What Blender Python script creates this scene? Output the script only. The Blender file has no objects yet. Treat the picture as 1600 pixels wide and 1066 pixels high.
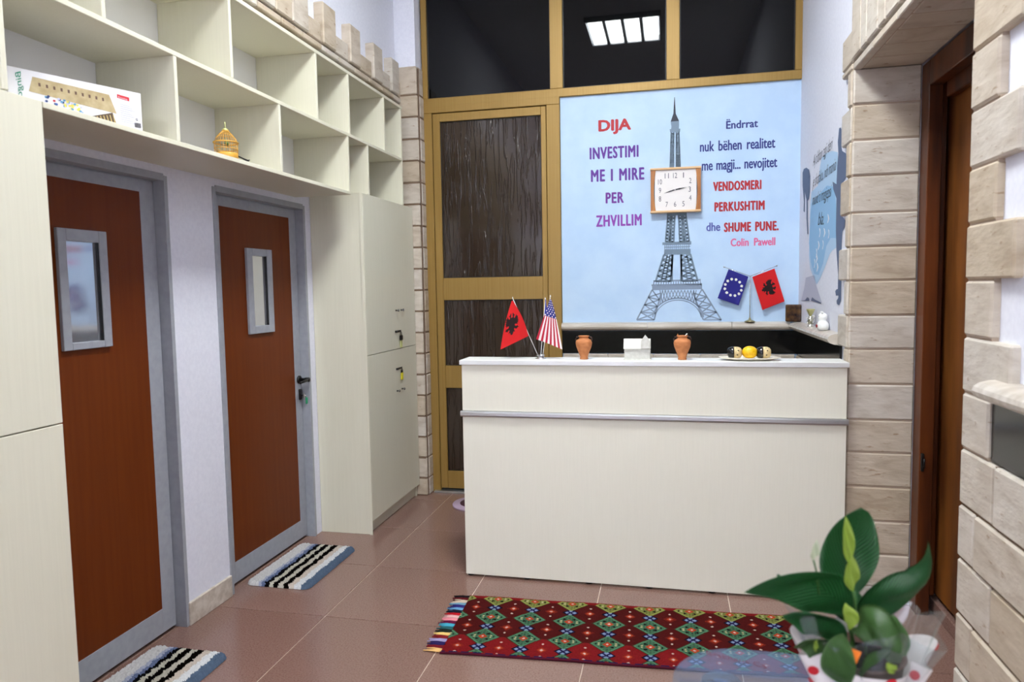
import bpy, bmesh, math, random
from mathutils import Vector, Matrix
random.seed(7)
PI = math.pi
SC = bpy.context.scene
COL = SC.collection

# ------------------------------------------------------------------ camera, world, exposure
FPX = 1104.82                      # focal length in pixels of the 1600x1066 frame
CAMLOC = Vector((0, 0, 1.5))
def _rz(a): return Matrix.Rotation(math.radians(a), 3, 'Z')
def _rx(a): return Matrix.Rotation(math.radians(a), 3, 'X')
RCAM = _rz(12.61877147) @ _rx(85.68763282) @ _rz(-0.96318395)
cd = bpy.data.cameras.new('camera'); cam = bpy.data.objects.new('camera', cd); COL.objects.link(cam)
cd.sensor_fit = 'HORIZONTAL'; cd.sensor_width = 36; cd.lens = FPX * 36 / 1600
cd.clip_start = 0.02
cam.matrix_world = Matrix.Translation(CAMLOC) @ RCAM.to_4x4()
cd.dof.use_dof = True; cd.dof.focus_distance = 3.9; cd.dof.aperture_fstop = 4.0
SC.camera = cam
SC.view_settings.view_transform = 'Standard'; SC.view_settings.look = 'None'
SC.view_settings.gamma = 1; SC.view_settings.use_curve_mapping = False
SC.view_settings.exposure = 1.93
world = bpy.data.worlds.new('night'); SC.world = world; world.use_nodes = True
world.node_tree.nodes['Background'].inputs[0].default_value = (0.01, 0.012, 0.02, 1)
world.node_tree.nodes['Background'].inputs[1].default_value = 0.5
FRONT = 0.84
LAMP = 29.0                        # radiance of the fluorescent tubes
LAMP_COL = (0.95, 1.0, 0.985)

# ------------------------------------------------------------------ room measures (metres)
XL, XC, XR, YB, H = -2.125, -1.778, 0.82, 4.92, 4.10

# ------------------------------------------------------------------ material helpers
def srgb(r, g, b):
    f = lambda c: (c/255/12.92) if c/255 <= .04045 else ((c/255+.055)/1.055)**2.4
    return (f(r), f(g), f(b), 1)
def new_mat(name):
    m = bpy.data.materials.new(name); m.use_nodes = True
    nt = m.node_tree; p = nt.nodes['Principled BSDF']
    return m, nt, p
def N(nt, t, **kw):
    n = nt.nodes.new(t)
    for k, v in kw.items():
        if hasattr(n, k): setattr(n, k, v)
        else: n.inputs[k].default_value = v
    return n
def plain(name, c, rough=.5, metal=0., spec=.5, emit=None, es=0, coat=0):
    m, nt, p = new_mat(name)
    p.inputs['Base Color'].default_value = srgb(*c); p.inputs['Roughness'].default_value = rough
    p.inputs['Metallic'].default_value = metal; p.inputs['Specular IOR Level'].default_value = spec
    p.inputs['Coat Weight'].default_value = coat
    if emit:
        p.inputs['Emission Color'].default_value = emit; p.inputs['Emission Strength'].default_value = es
    return m
def textured(name, c1, c2, scale=(8, 8, 8), rough=.5, detail=6, bump=.0, metal=0, lo=.35, hi=.65, coord='Object', rnd=0., c3=None, spec=.5, nscale=1, coat=0, dist=.01):
    m, nt, p = new_mat(name)
    tc = N(nt, 'ShaderNodeTexCoord'); mp = N(nt, 'ShaderNodeMapping'); mp.inputs['Scale'].default_value = scale
    nt.links.new(tc.outputs[coord], mp.inputs[0])
    if rnd:
        oi = N(nt, 'ShaderNodeObjectInfo'); ml = N(nt, 'ShaderNodeMath', operation='MULTIPLY'); ml.inputs[1].default_value = 37.0
        nt.links.new(oi.outputs['Random'], ml.inputs[0]); nt.links.new(ml.outputs[0], mp.inputs['Location'])
    no = N(nt, 'ShaderNodeTexNoise'); no.inputs['Scale'].default_value = nscale; no.inputs['Detail'].default_value = detail
    nt.links.new(mp.outputs[0], no.inputs['Vector'])
    cr = N(nt, 'ShaderNodeValToRGB'); cr.color_ramp.elements[0].position = lo; cr.color_ramp.elements[1].position = hi
    cr.color_ramp.elements[0].color = srgb(*c1); cr.color_ramp.elements[1].color = srgb(*c2)
    nt.links.new(no.outputs[0], cr.inputs[0])
    out = cr.outputs[0]
    if rnd:
        mx = N(nt, 'ShaderNodeMixRGB', blend_type='MULTIPLY'); mx.inputs[0].default_value = 1
        r2 = N(nt, 'ShaderNodeValToRGB'); r2.color_ramp.elements[0].color = srgb(*(c3 or (225, 215, 205))); r2.color_ramp.elements[1].color = (1, 1, 1, 1)
        r2.color_ramp.elements[0].position = 0; r2.color_ramp.elements[1].position = rnd
        oi2 = N(nt, 'ShaderNodeObjectInfo')
        nt.links.new(oi2.outputs['Random'], r2.inputs[0]); nt.links.new(out, mx.inputs[1]); nt.links.new(r2.outputs[0], mx.inputs[2]); out = mx.outputs[0]
    nt.links.new(out, p.inputs['Base Color'])
    p.inputs['Roughness'].default_value = rough; p.inputs['Metallic'].default_value = metal
    p.inputs['Specular IOR Level'].default_value = spec; p.inputs['Coat Weight'].default_value = coat
    if bump:
        b = N(nt, 'ShaderNodeBump'); b.inputs['Strength'].default_value = bump; b.inputs['Distance'].default_value = dist
        nt.links.new(no.outputs[0], b.inputs['Height']); nt.links.new(b.outputs[0], p.inputs['Normal'])
    return m
def attr_mat(name, rough=.8, sheen=0, bump=0, spec=.3, bscale=400):
    m, nt, p = new_mat(name)
    a = N(nt, 'ShaderNodeAttribute', attribute_name='Col'); nt.links.new(a.outputs['Color'], p.inputs['Base Color'])
    p.inputs['Roughness'].default_value = rough; p.inputs['Sheen Weight'].default_value = sheen; p.inputs['Specular IOR Level'].default_value = spec
    if bump:
        no = N(nt, 'ShaderNodeTexNoise'); no.inputs['Scale'].default_value = bscale; no.inputs['Detail'].default_value = 2
        tc = N(nt, 'ShaderNodeTexCoord'); nt.links.new(tc.outputs['Object'], no.inputs['Vector'])
        b = N(nt, 'ShaderNodeBump'); b.inputs['Strength'].default_value = bump; b.inputs['Distance'].default_value = .003
        nt.links.new(no.outputs[0], b.inputs['Height']); nt.links.new(b.outputs[0], p.inputs['Normal'])
    return m

M = {}
M['wall'] = textured('painted_plaster', (222, 223, 235), (228, 229, 240), (3, 3, 3), .75, bump=.03, nscale=20, spec=.2)
M['wall_blue'] = textured('pale_blue_paint', (184, 210, 240), (194, 218, 244), (2, 2, 2), .55, nscale=3, bump=.02, spec=.3)
M['ceiling'] = plain('ceiling_paint', (232, 232, 236), .8, spec=.1)
M['laminate'] = textured('cream_laminate', (215, 211, 192), (218, 214, 195), (160, 160, 4), .38, detail=3, nscale=1, spec=.4)
M['laminate_counter'] = textured('counter_laminate', (227, 223, 209), (229, 225, 211), (160, 160, 6), .42, detail=3, nscale=1, spec=.4)
M['backboard'] = plain('white_backboard', (232, 231, 232), .6, spec=.2)
M['door_wood'] = textured('orange_brown_veneer', (101, 44, 11), (107, 49, 13), (30, 30, 1.2), .4, detail=8, nscale=1.6, spec=.15)
M['grey_metal'] = textured('grey_painted_metal', (152, 155, 164), (160, 163, 171), (5, 5, 5), .42, nscale=6, spec=.4)
M['brass'] = textured('gold_anodised_aluminium', (148, 116, 56), (156, 124, 64), (120, 120, 1.5), .42, metal=.3, detail=3, nscale=1, spec=.5)
M['dark_wood'] = textured('dark_stained_pine', (40, 13, 4), (112, 56, 20), (9, 9, .9), .35, detail=7, nscale=1.3, lo=.3, hi=.72, spec=.4)
M['leaf_wood'] = textured('stained_pine_leaf', (66, 30, 12), (138, 84, 34), (7, 7, 1.1), .35, detail=6, nscale=1.3, lo=.3, hi=.7, spec=.4)
M['marble_trim'] = textured('beige_marble', (184, 172, 158), (212, 203, 192), (2, 14, 14), .3, detail=6, nscale=2)
M['black_panel'] = plain('polished_black_stone', (10, 10, 11), .12, spec=.5)
M['black_glass'] = plain('black_window_glass', (5, 5, 6), .02, spec=.30)
M['alu'] = plain('brushed_aluminium', (200, 202, 204), .28, .9)
M['chrome'] = plain('chrome', (215, 215, 218), .12, 1)
M['blackmetal'] = plain('black_metal', (18, 17, 18), .35, .3)
M['grout'] = textured('pale_grout', (196, 172, 156), (208, 186, 170), (20, 20, 20), .8)
M['joint'] = plain('stone_mortar', (120, 100, 84), .9, spec=.1)
M['white'] = plain('white_gloss', (235, 235, 232), .35)
M['plaster_white'] = textured('white_plaster_cast', (206, 205, 198), (218, 217, 211), (60, 60, 60), .8, bump=.2, nscale=1)
M['terracotta'] = textured('terracotta_clay', (182, 112, 66), (200, 130, 80), (40, 40, 60), .75, bump=.1)
M['dark_clay'] = plain('dark_brown_glaze', (48, 26, 18), .4)
M['oak'] = textured('honey_oak', (158, 92, 30), (184, 118, 48), (60, 60, 4), .4, nscale=1.2)
M['oak_light'] = textured('pale_oak', (222, 178, 130), (236, 198, 152), (4, 60, 60), .45, nscale=1.2)
M['dial'] = plain('clock_dial', (226, 220, 216), .3, coat=.3)
M['ink'] = plain('black_ink', (38, 36, 44), .6)
M['attr'] = attr_mat('printed_cloth', .75, .1)
M['rug'] = attr_mat('woven_wool', .95, 0, .6, .05)
M['shag'] = attr_mat('shaggy_cotton', 1.0, 0, .8, .0, 900)
M['bamboo'] = plain('yellow_bamboo', (214, 160, 60), .45)
M['gourd'] = plain('carved_cream', (214, 190, 140), .5)
M['lemon'] = textured('lemon_peel', (236, 180, 10), (246, 198, 26), (120, 120, 120), .4, bump=.25, nscale=1, dist=.002)
M['blacklacquer'] = plain('black_lacquer', (12, 14, 18), .12, coat=.4)
M['plate'] = plain('ivory_ceramic', (234, 226, 208), .25)
M['yellow_tag'] = plain('yellow_plastic', (226, 214, 40), .4)
M['pale_tag'] = plain('pale_yellow_plastic', (206, 208, 140), .4)
M['green_tag'] = plain('green_plastic', (24, 150, 100), .4)
M['silver'] = plain('silver_foil', (210, 208, 190), .18, .9)

def stone_mat():
    m, nt, p = new_mat('split_travertine')
    tc = N(nt, 'ShaderNodeTexCoord'); mp = N(nt, 'ShaderNodeMapping'); mp.inputs['Scale'].default_value = (7, 7, 22)
    nt.links.new(tc.outputs['Object'], mp.inputs[0])
    oi = N(nt, 'ShaderNodeObjectInfo'); ml = N(nt, 'ShaderNodeMath', operation='MULTIPLY'); ml.inputs[1].default_value = 53
    nt.links.new(oi.outputs['Random'], ml.inputs[0]); nt.links.new(ml.outputs[0], mp.inputs['Location'])
    n1 = N(nt, 'ShaderNodeTexNoise'); n1.inputs['Scale'].default_value = 1; n1.inputs['Detail'].default_value = 7; n1.inputs['Distortion'].default_value = .6
    nt.links.new(mp.outputs[0], n1.inputs['Vector'])
    cr = N(nt, 'ShaderNodeValToRGB'); e = cr.color_ramp.elements
    e[0].position = .28; e[0].color = srgb(178, 166, 153); e[1].position = .5; e[1].color = srgb(197, 188, 177)
    e2 = cr.color_ramp.elements.new(.75); e2.color = srgb(208, 200, 191)
    nt.links.new(n1.outputs[0], cr.inputs[0])
    # pits
    n2 = N(nt, 'ShaderNodeTexNoise'); n2.inputs['Scale'].default_value = 3.2; n2.inputs['Detail'].default_value = 4
    nt.links.new(mp.outputs[0], n2.inputs['Vector'])
    r2 = N(nt, 'ShaderNodeValToRGB'); r2.color_ramp.elements[0].position = .64; r2.color_ramp.elements[0].color = (1, 1, 1, 1)
    r2.color_ramp.elements[1].position = .74; r2.color_ramp.elements[1].color = srgb(200, 178, 158)
    nt.links.new(n2.outputs[0], r2.inputs[0])
    mx = N(nt, 'ShaderNodeMixRGB', blend_type='MULTIPLY'); mx.inputs[0].default_value = .8
    nt.links.new(cr.outputs[0], mx.inputs[1]); nt.links.new(r2.outputs[0], mx.inputs[2])
    r3 = N(nt, 'ShaderNodeValToRGB'); q = r3.color_ramp.elements
    q[0].position = 0; q[0].color = srgb(240, 230, 214); q[1].position = .8; q[1].color = (1, 1, 1, 1)
    q3 = r3.color_ramp.elements.new(.35); q3.color = srgb(248, 242, 234)
    mx2 = N(nt, 'ShaderNodeMixRGB', blend_type='MULTIPLY'); mx2.inputs[0].default_value = 1
    nt.links.new(oi.outputs['Random'], r3.inputs[0]); nt.links.new(mx.outputs[0], mx2.inputs[1]); nt.links.new(r3.outputs[0], mx2.inputs[2])
    nt.links.new(mx2.outputs[0], p.inputs['Base Color'])
    p.inputs['Roughness'].default_value = .6; p.inputs['Specular IOR Level'].default_value = .3
    b = N(nt, 'ShaderNodeBump'); b.inputs['Strength'].default_value = .35; b.inputs['Distance'].default_value = .006
    nt.links.new(n2.outputs[0], b.inputs['Height']); nt.links.new(b.outputs[0], p.inputs['Normal'])
    return m
M['stone'] = stone_mat()

def floor_mat():
    m, nt, p = new_mat('speckled_terrazzo')
    tc = N(nt, 'ShaderNodeTexCoord')
    n1 = N(nt, 'ShaderNodeTexNoise'); n1.inputs['Scale'].default_value = 150; n1.inputs['Detail'].default_value = 3
    nt.links.new(tc.outputs['Object'], n1.inputs['Vector'])
    cr = N(nt, 'ShaderNodeValToRGB'); e = cr.color_ramp.elements
    e[0].position = .30; e[0].color = srgb(118, 86, 78); e[1].position = .47; e[1].color = srgb(136, 106, 97)
    e2 = cr.color_ramp.elements.new(.68); e2.color = srgb(144, 115, 106)
    nt.links.new(n1.outputs[0], cr.inputs[0])
    r3 = N(nt, 'ShaderNodeValToRGB'); r3.color_ramp.elements[0].color = srgb(240, 236, 234); r3.color_ramp.elements[1].color = (1, 1, 1, 1)
    oi = N(nt, 'ShaderNodeObjectInfo'); nt.links.new(oi.outputs['Random'], r3.inputs[0])
    mx2 = N(nt, 'ShaderNodeMixRGB', blend_type='MULTIPLY'); mx2.inputs[0].default_value = 1
    nt.links.new(cr.outputs[0], mx2.inputs[1]); nt.links.new(r3.outputs[0], mx2.inputs[2])
    nt.links.new(mx2.outputs[0], p.inputs['Base Color'])
    p.inputs['Roughness'].default_value = .16; p.inputs['Specular IOR Level'].default_value = .55
    return m
M['tile'] = floor_mat()

def rain_glass():
    m, nt, p = new_mat('dark_relief_glass')
    p.inputs['Base Color'].default_value = srgb(50, 38, 29); p.inputs['Roughness'].default_value = .12; p.inputs['Specular IOR Level'].default_value = .42
    tc = N(nt, 'ShaderNodeTexCoord'); mp = N(nt, 'ShaderNodeMapping'); mp.inputs['Scale'].default_value = (34, 34, 2.6)
    nt.links.new(tc.outputs['Object'], mp.inputs[0])
    n = N(nt, 'ShaderNodeTexNoise'); n.inputs['Scale'].default_value = 1; n.inputs['Detail'].default_value = 3; n.inputs['Distortion'].default_value = .5
    nt.links.new(mp.outputs[0], n.inputs['Vector'])
    cr = N(nt, 'ShaderNodeValToRGB'); cr.color_ramp.elements[0].position = .45; cr.color_ramp.elements[1].position = .50; cr.color_ramp.elements[0].color = (0, 0, 0, 1); cr.color_ramp.elements[1].color = (1, 1, 1, 1); e3 = cr.color_ramp.elements.new(.55); e3.color = (0, 0, 0, 1)
    nt.links.new(n.outputs[0], cr.inputs[0])
    b = N(nt, 'ShaderNodeBump'); b.inputs['Strength'].default_value = .8; b.inputs['Distance'].default_value = .005
    nt.links.new(cr.outputs[0], b.inputs['Height']); nt.links.new(b.outputs[0], p.inputs['Normal'])
    g = N(nt, 'ShaderNodeBsdfGlossy'); g.inputs['Roughness'].default_value = .08; g.inputs['Color'].default_value = (.8, .78, .76, 1); nt.links.new(b.outputs[0], g.inputs['Normal'])
    mx = N(nt, 'ShaderNodeMixShader'); mx.inputs[0].default_value = .02
    nt.links.new(p.outputs[0], mx.inputs[1]); nt.links.new(g.outputs[0], mx.inputs[2]); nt.links.new(mx.outputs[0], nt.nodes['Material Output'].inputs[0])
    return m
M['rain_glass'] = rain_glass()

def mirror_glass():
    m, nt, p = new_mat('door_pane_glass')
    p.inputs['Base Color'].default_value = srgb(150, 152, 160); p.inputs['Roughness'].default_value = .03
    g = N(nt, 'ShaderNodeBsdfGlossy'); g.inputs['Roughness'].default_value = .07; g.inputs['Color'].default_value = (.85, .86, .9, 1)
    mx = N(nt, 'ShaderNodeMixShader'); mx.inputs[0].default_value = .5
    nt.links.new(p.outputs[0], mx.inputs[1]); nt.links.new(g.outputs[0], mx.inputs[2])
    nt.links.new(mx.outputs[0], nt.nodes['Material Output'].inputs[0])
    return m
M['pane'] = mirror_glass()

def clear_mat(name, tint, diff, kd, kg, rough=.03):
    m, nt, p = new_mat(name)
    t = N(nt, 'ShaderNodeBsdfTransparent'); t.inputs[0].default_value = tint
    d = N(nt, 'ShaderNodeBsdfDiffuse'); d.inputs[0].default_value = diff
    g = N(nt, 'ShaderNodeBsdfGlossy'); g.inputs['Roughness'].default_value = rough; g.inputs['Color'].default_value = (.9, .92, .95, 1)
    m1 = N(nt, 'ShaderNodeMixShader'); m1.inputs[0].default_value = kd
    m2 = N(nt, 'ShaderNodeMixShader'); m2.inputs[0].default_value = kg
    nt.links.new(t.outputs[0], m1.inputs[1]); nt.links.new(d.outputs[0], m1.inputs[2])
    nt.links.new(m1.outputs[0], m2.inputs[1]); nt.links.new(g.outputs[0], m2.inputs[2])
    nt.links.new(m2.outputs[0], nt.nodes['Material Output'].inputs[0])
    return m
M['table_glass'] = clear_mat('blue_tinted_glass', (.80, .88, .96, 1), srgb(120, 132, 160), .17, .07)  # diffuse share paints in the haze of reflected ceiling and wall
M['cellophane'] = clear_mat('clear_cellophane', (.93, .95, .95, 1), srgb(210, 215, 215), .08, .10, .12)

# ------------------------------------------------------------------ geometry helpers
class G:
    def __init__(s): s.bm = bmesh.new(); s.mats = []
    def mi(s, m):
        if m is None: return 0
        if m not in s.mats: s.mats.append(m)
        return s.mats.index(m)
    def box(s, x0, x1, y0, y1, z0, z1, m=None, bev=0, seg=1):
        i = s.mi(m)
        vs = [s.bm.verts.new((x, y, z)) for x in (x0, x1) for y in (y0, y1) for z in (z0, z1)]
        fs = [s.bm.faces.new([vs[k] for k in q]) for q in ((0,1,3,2),(4,6,7,5),(0,4,5,1),(2,3,7,6),(0,2,6,4),(1,5,7,3))]
        for f in fs: f.material_index = i
        if bev:
            ed = list({e for f in fs for e in f.edges})
            bmesh.ops.bevel(s.bm, geom=ed, offset=bev, segments=seg, affect='EDGES', profile=.5, material=-1)
        return s
    def poly(s, pts, m=None):
        f = s.bm.faces.new([s.bm.verts.new(p) for p in pts]); f.material_index = s.mi(m); return s
    def prism(s, pts, d, m=None):           # planar polygon extruded by vector d
        i = s.mi(m); d = Vector(d)
        a = [s.bm.verts.new(p) for p in pts]; b = [s.bm.verts.new(Vector(p) + d) for p in pts]
        fs = [s.bm.faces.new(a), s.bm.faces.new(b[::-1])]
        for k in range(len(a)):
            fs.append(s.bm.faces.new((a[k], b[k], b[(k+1) % len(a)], a[(k+1) % len(a)])))
        for f in fs: f.material_index = i
        bmesh.ops.recalc_face_normals(s.bm, faces=fs)
        return s
    def tube(s, pts, r, m=None, n=8, cap=True):
        i = s.mi(m); pts = [Vector(p) for p in pts]; rr = r if isinstance(r, (list, tuple)) else [r]*len(pts)
        rings = []
        for k, p in enumerate(pts):
            t = (pts[min(k+1, len(pts)-1)] - pts[max(k-1, 0)]).normalized()
            u = t.cross(Vector((0, 0, 1)) if abs(t.z) < .9 else Vector((1, 0, 0))).normalized(); v = t.cross(u)
            rings.append([s.bm.verts.new(p + (u*math.cos(2*PI*j/n) + v*math.sin(2*PI*j/n))*rr[k]) for j in range(n)])
        for a, b in zip(rings, rings[1:]):
            for j in range(n):
                f = s.bm.faces.new((a[j], a[(j+1) % n], b[(j+1) % n], b[j])); f.material_index = i; f.smooth = True
        if cap:
            for q in (rings[0][::-1], rings[-1]):
                f = s.bm.faces.new(q); f.material_index = i
        return s
    def lathe(s, prof, c=(0, 0, 0), m=None, n=32, axis='Z', sc=(1, 1)):
        i = s.mi(m); rings = []
        for r, z in prof:
            ring = []
            for j in range(n):
                a = 2*PI*j/n; x, y = r*math.cos(a)*sc[0], r*math.sin(a)*sc[1]
                p = (x, y, z) if axis == 'Z' else ((z, x, y) if axis == 'X' else (x, z, y))
                ring.append(s.bm.verts.new((c[0]+p[0], c[1]+p[1], c[2]+p[2])))
            rings.append(ring)
        fs = []
        for a, b in zip(rings, rings[1:]):
            for j in range(n):
                f = s.bm.faces.new((a[j], a[(j+1) % n], b[(j+1) % n], b[j])); f.smooth = True; fs.append(f)
        if prof[0][0] > 0: fs.append(s.bm.faces.new(rings[0][::-1]))
        if prof[-1][0] > 0: fs.append(s.bm.faces.new(rings[-1]))
        for f in fs: f.material_index = i
        return s
    def grid(s, fn, nu, nv, m=None, smooth=True, thick=0):
        i = s.mi(m)
        V = [[s.bm.verts.new(fn(a/nu, b/nv)) for b in range(nv+1)] for a in range(nu+1)]
        for a in range(nu):
            for b in range(nv):
                f = s.bm.faces.new((V[a][b], V[a+1][b], V[a+1][b+1], V[a][b+1])); f.material_index = i; f.smooth = smooth
        return s
    def build(s, name, m=None, parent=None, recalc=True):
        if recalc: bmesh.ops.recalc_face_normals(s.bm, faces=s.bm.faces[:])
        me = bpy.data.meshes.new(name); s.bm.to_mesh(me); s.bm.free()
        for q in (s.mats or [m]): me.materials.append(q)
        return link(name, me, parent)
def link(name, me, parent=None):
    o = bpy.data.objects.new(name, me); COL.objects.link(o)
    if parent is not None: o.parent = parent; o.matrix_parent_inverse = parent.matrix_basis.inverted()
    return o
def thing(name, label, cat, loc=(0, 0, 0), group=None):
    o = bpy.data.objects.new(name, None); o.empty_display_size = .05; COL.objects.link(o); o.location = loc
    o['label'] = label; o['category'] = cat
    if group: o['group'] = group
    return o
def tag(o, label, cat, group=None):
    o['label'] = label; o['category'] = cat
    if group: o['group'] = group
    return o
def struct(o): o['kind'] = 'structure'; return o
def part(name, parent, *a, m=None, bev=0, seg=1): return G().box(*a, bev=bev, seg=seg).build(name, m, parent)
def tobj(name, m, body, size=1, parent=None, label=None): pass
def ray(u, v): return RCAM @ Vector(((u-800)/FPX, -(v-533)/FPX, -1))
def at(u, v, Y):                              # the point of the world plane y=Y seen at that pixel of the 1600x1066 photograph
    d = ray(u, v); return CAMLOC + d*(Y/d.y)
def atX(u, v, X):
    d = ray(u, v); return CAMLOC + d*(X/d.x)

_stone_cache = {}
def stone(parent, x0, x1, y0, y1, z0, z1, name='stone', m=None, bev=.006, g=.003):
    dx, dy, dz = x1-x0, y1-y0, z1-z0
    key = (round(dx, 3), round(dy, 3), round(dz, 3), bev, name, m)
    if key not in _stone_cache:
        b = G().box(-dx/2+g*.0, dx/2, -dy/2+g, dy/2-g, -dz/2+g, dz/2-g, bev=bev)
        bmesh.ops.recalc_face_normals(b.bm, faces=b.bm.faces[:])
        me = bpy.data.meshes.new(name); b.bm.to_mesh(me); b.bm.free(); me.materials.append(m or M['stone']); _stone_cache[key] = me
    o = bpy.data.objects.new(name, _stone_cache[key]); COL.objects.link(o); o.parent = parent
    o.location = ((x0+x1)/2, (y0+y1)/2, (z0+z1)/2)
    return o

# ------------------------------------------------------------------ setting: floor, ceiling, walls
floor = struct(G().box(XL-.2, 1.5, -5.1, 5.1, -.12, -.004).build('floor', M['grout']))
xs = [-2.325] + [round(-1.557+.61*k, 4) for k in range(-1, 5)] + [1.3]
xs = sorted(x for x in xs if -2.33 <= x <= 1.31)
ys = [-5.0] + [round(2.295+.6*k, 4) for k in range(-12, 5)] + [5.0]
ys = sorted(y for y in ys if -5.01 <= y <= 5.01)
tile_cache = {}
for a, b in zip(xs, xs[1:]):
    for c, d in zip(ys, ys[1:]):
        w, h = round(b-a, 3), round(d-c, 3)
        if w < .02 or h < .02: continue
        if (w, h) not in tile_cache:
            q = G().box(-w/2+.0025, w/2-.0025, -h/2+.0025, h/2-.0025, -.01, 0, bev=.0012)
            me = bpy.data.meshes.new('floor_tile'); q.bm.to_mesh(me); q.bm.free(); me.materials.append(M['tile']); tile_cache[(w, h)] = me
        o = bpy.data.objects.new('floor_tile', tile_cache[(w, h)]); COL.objects.link(o); o.parent = floor; o.location = ((a+b)/2, (c+d)/2, 0)
struct(G().box(XL-.2, 1.5, -5.1, 5.1, H, H+.1).build('ceiling', M['ceiling']))
struct(G().box(XL-.2, 1.5, -5.2, -5.0, 0, H).build('wall_front', M['wall']))

D1 = (1.84, 2.69, 2.005); D2 = (3.015, 3.872, 2.005)     # openings in the left wall: y0, y1, top
w = G(); X0 = XL-.2
w.box(X0, XL, -5, D1[0], 0, 2.75); w.box(X0, XL, D1[0], D1[1], D1[2], 2.75); w.box(X0, XL, D1[1], D2[0], 0, 2.75)
w.box(X0, XL, D2[0], D2[1], D2[2], 2.75); w.box(X0, XL, D2[1], 4.80, 0, 2.75)
w.box(X0, -1.885, -5, 4.80, 2.75, H)
w.box(X0, -1.735, 4.81, YB+.15, 0, H)
w.box(X0-.12, X0, -5, 5.07, 0, H)
wall_left = struct(w.build('wall_left', M['wall']))
w = G()
w.box(XR, 1.3, 3.51, YB+.15, 0, H); w.box(XR, 1.3, -5, 2.185, 0, H); w.box(XR, 1.3, 2.185, 3.51, 2.465, H); w.box(1.3, 1.45, -5, 5.07, 0, H)
wall_right = struct(w.build('wall_right', M['wall']))
w = G()
w.box(-.735, XR, YB, YB+.15, 0, 2.822); w.box(-1.735, XR, YB+.15, YB+.2, 0, H)
wall_back = struct(w.build('wall_back', M['wall_blue']))

# stones: quoin and pier by the gold door (left), with battlement above the shelves
PZ = [2.857-.1515*k for k in range(0, 19)] + [0.0]
for k, (z1, z0) in enumerate(zip(PZ, PZ[1:])):
    if z1-z0 < .03: continue
    j = random.uniform(-.002, .002)
    stone(wall_left, -1.895, -1.722+j, 4.788+j, 4.812, z0, z1)
    stone(wall_left, -1.735, -1.712+j, 4.815, 4.905, z0, z1)
stone(wall_left, -1.886, -1.725, 4.785, 4.812, 2.857, 3.054)
stone(wall_left, -1.735, -1.716, 4.815, 4.905, 2.857, 3.054)
part('mortar', wall_left, -1.888, -1.727, 4.793, 4.811, .002, 3.04, m=M['joint']); part('mortar', wall_left, -1.73, -1.7165, 4.818, 4.902, .002, 3.04, m=M['joint'])
# two thin moulded courses above the shelf unit, each set forward of the one below
y = 1.5
while y < 4.78:
    y1 = min(y+.205, 4.785)
    stone(wall_left, -1.89, -1.858, y, y1, 2.762, 2.800, bev=.004)
    y = y1
y = 1.58
while y < 4.78:
    y1 = min(y+.205, 4.785)
    stone(wall_left, -1.89, -1.84, y, y1, 2.800, 2.836, bev=.004)
    y = y1
cren = [(1.5, 1.66, 1), (1.66, 1.82, 1), (1.82, 1.98, 1), (1.98, 2.14, 1), (2.14, 2.32, 1), (2.32, 2.50, 1), (2.50, 2.68, 1), (2.68, 2.84, 1), (2.84, 3.0, 1), (3.0, 3.155, 1), (3.155, 3.31, 2), (3.31, 3.475, 2),
        (3.475, 3.63, 0), (3.63, 3.785, 1), (3.785, 3.965, 0), (3.965, 4.11, 1), (4.11, 4.30, 0), (4.30, 4.45, 1), (4.45, 4.60, 0), (4.60, 4.735, 1), (4.735, 4.787, 0)]
for a, b, t in cren:
    top = {0: 2.945, 1: 3.066, 2: 3.25}[t]
    if t == 2: stone(wall_left, -1.89, -1.828, a, b, 2.838, top)
    else: stone(wall_left, -1.89, (-1.828 if t else -1.842), a, b, 2.838, top)

# right wall: far quoin with reveal, soffit and lintel stones, near quoin and wainscot
RZ = [2.45, 2.291, 2.133, 1.977, 1.811, 1.658, 1.505, 1.347, 1.193, 1.031, .867, .714, .553, .392, .235, .08, 0]
for k, (z1, z0) in enumerate(zip(RZ, RZ[1:])):
    j = random.uniform(-.002, .002)
    stone(wall_right, .802, 1.078, 3.489+j, 3.514, z0, z1)
    wide = (k % 2 == 1)
    stone(wall_right, .797+j, .83, 3.517, 3.70 if wide else 3.585, z0, z1)
    if z1 < 1.1:                                         # wainscot on the right wall behind the counter
        yy = 3.70 if wide else 3.585
        while yy < 4.9:
            y1 = min(yy+.305, 4.9)
            if y1-yy > .03: stone(wall_right, .803, .83, yy, y1, z0, z1)
            yy = y1
stone(wall_right, .797, .83, 3.50, 3.70, 2.482, 2.63)
stone(wall_right, .797, .83, 3.517, 3.70, 2.45, 2.482)
for k in range(8):                                       # soffit slabs
    y1 = 3.49-.163*k
    if y1 < 2.25: break
    stone(wall_right, .835, 1.078, max(y1-.163, 2.19), y1, 2.440, 2.468)
yy = 3.50
while yy > 2.2:                                          # thin edge course under the lintel
    y0 = max(yy-.31, 2.19); stone(wall_right, .80, .835, y0, yy, 2.440, 2.478, bev=.004); yy = y0
M['pale_joint'] = plain('pale_mortar', (176, 158, 142), .9, spec=.1)
part('mortar', wall_right, .806, 1.078, 3.4985, 3.511, .002, 2.448, m=M['pale_joint']); part('mortar', wall_right, .8045, .821, 3.512, 3.58, .002, 2.62, m=M['pale_joint'])
part('mortar', wall_right, .8045, .821, 2.026, 2.187, 1.03, 3.0, m=M['pale_joint']); part('mortar', wall_right, .8045, .821, .4, 2.187, .002, 1.028, m=M['joint'])
part('mortar', wall_right, .825, 1.078, 2.2, 3.49, 2.446, 2.4645, m=M['pale_joint'])
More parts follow.
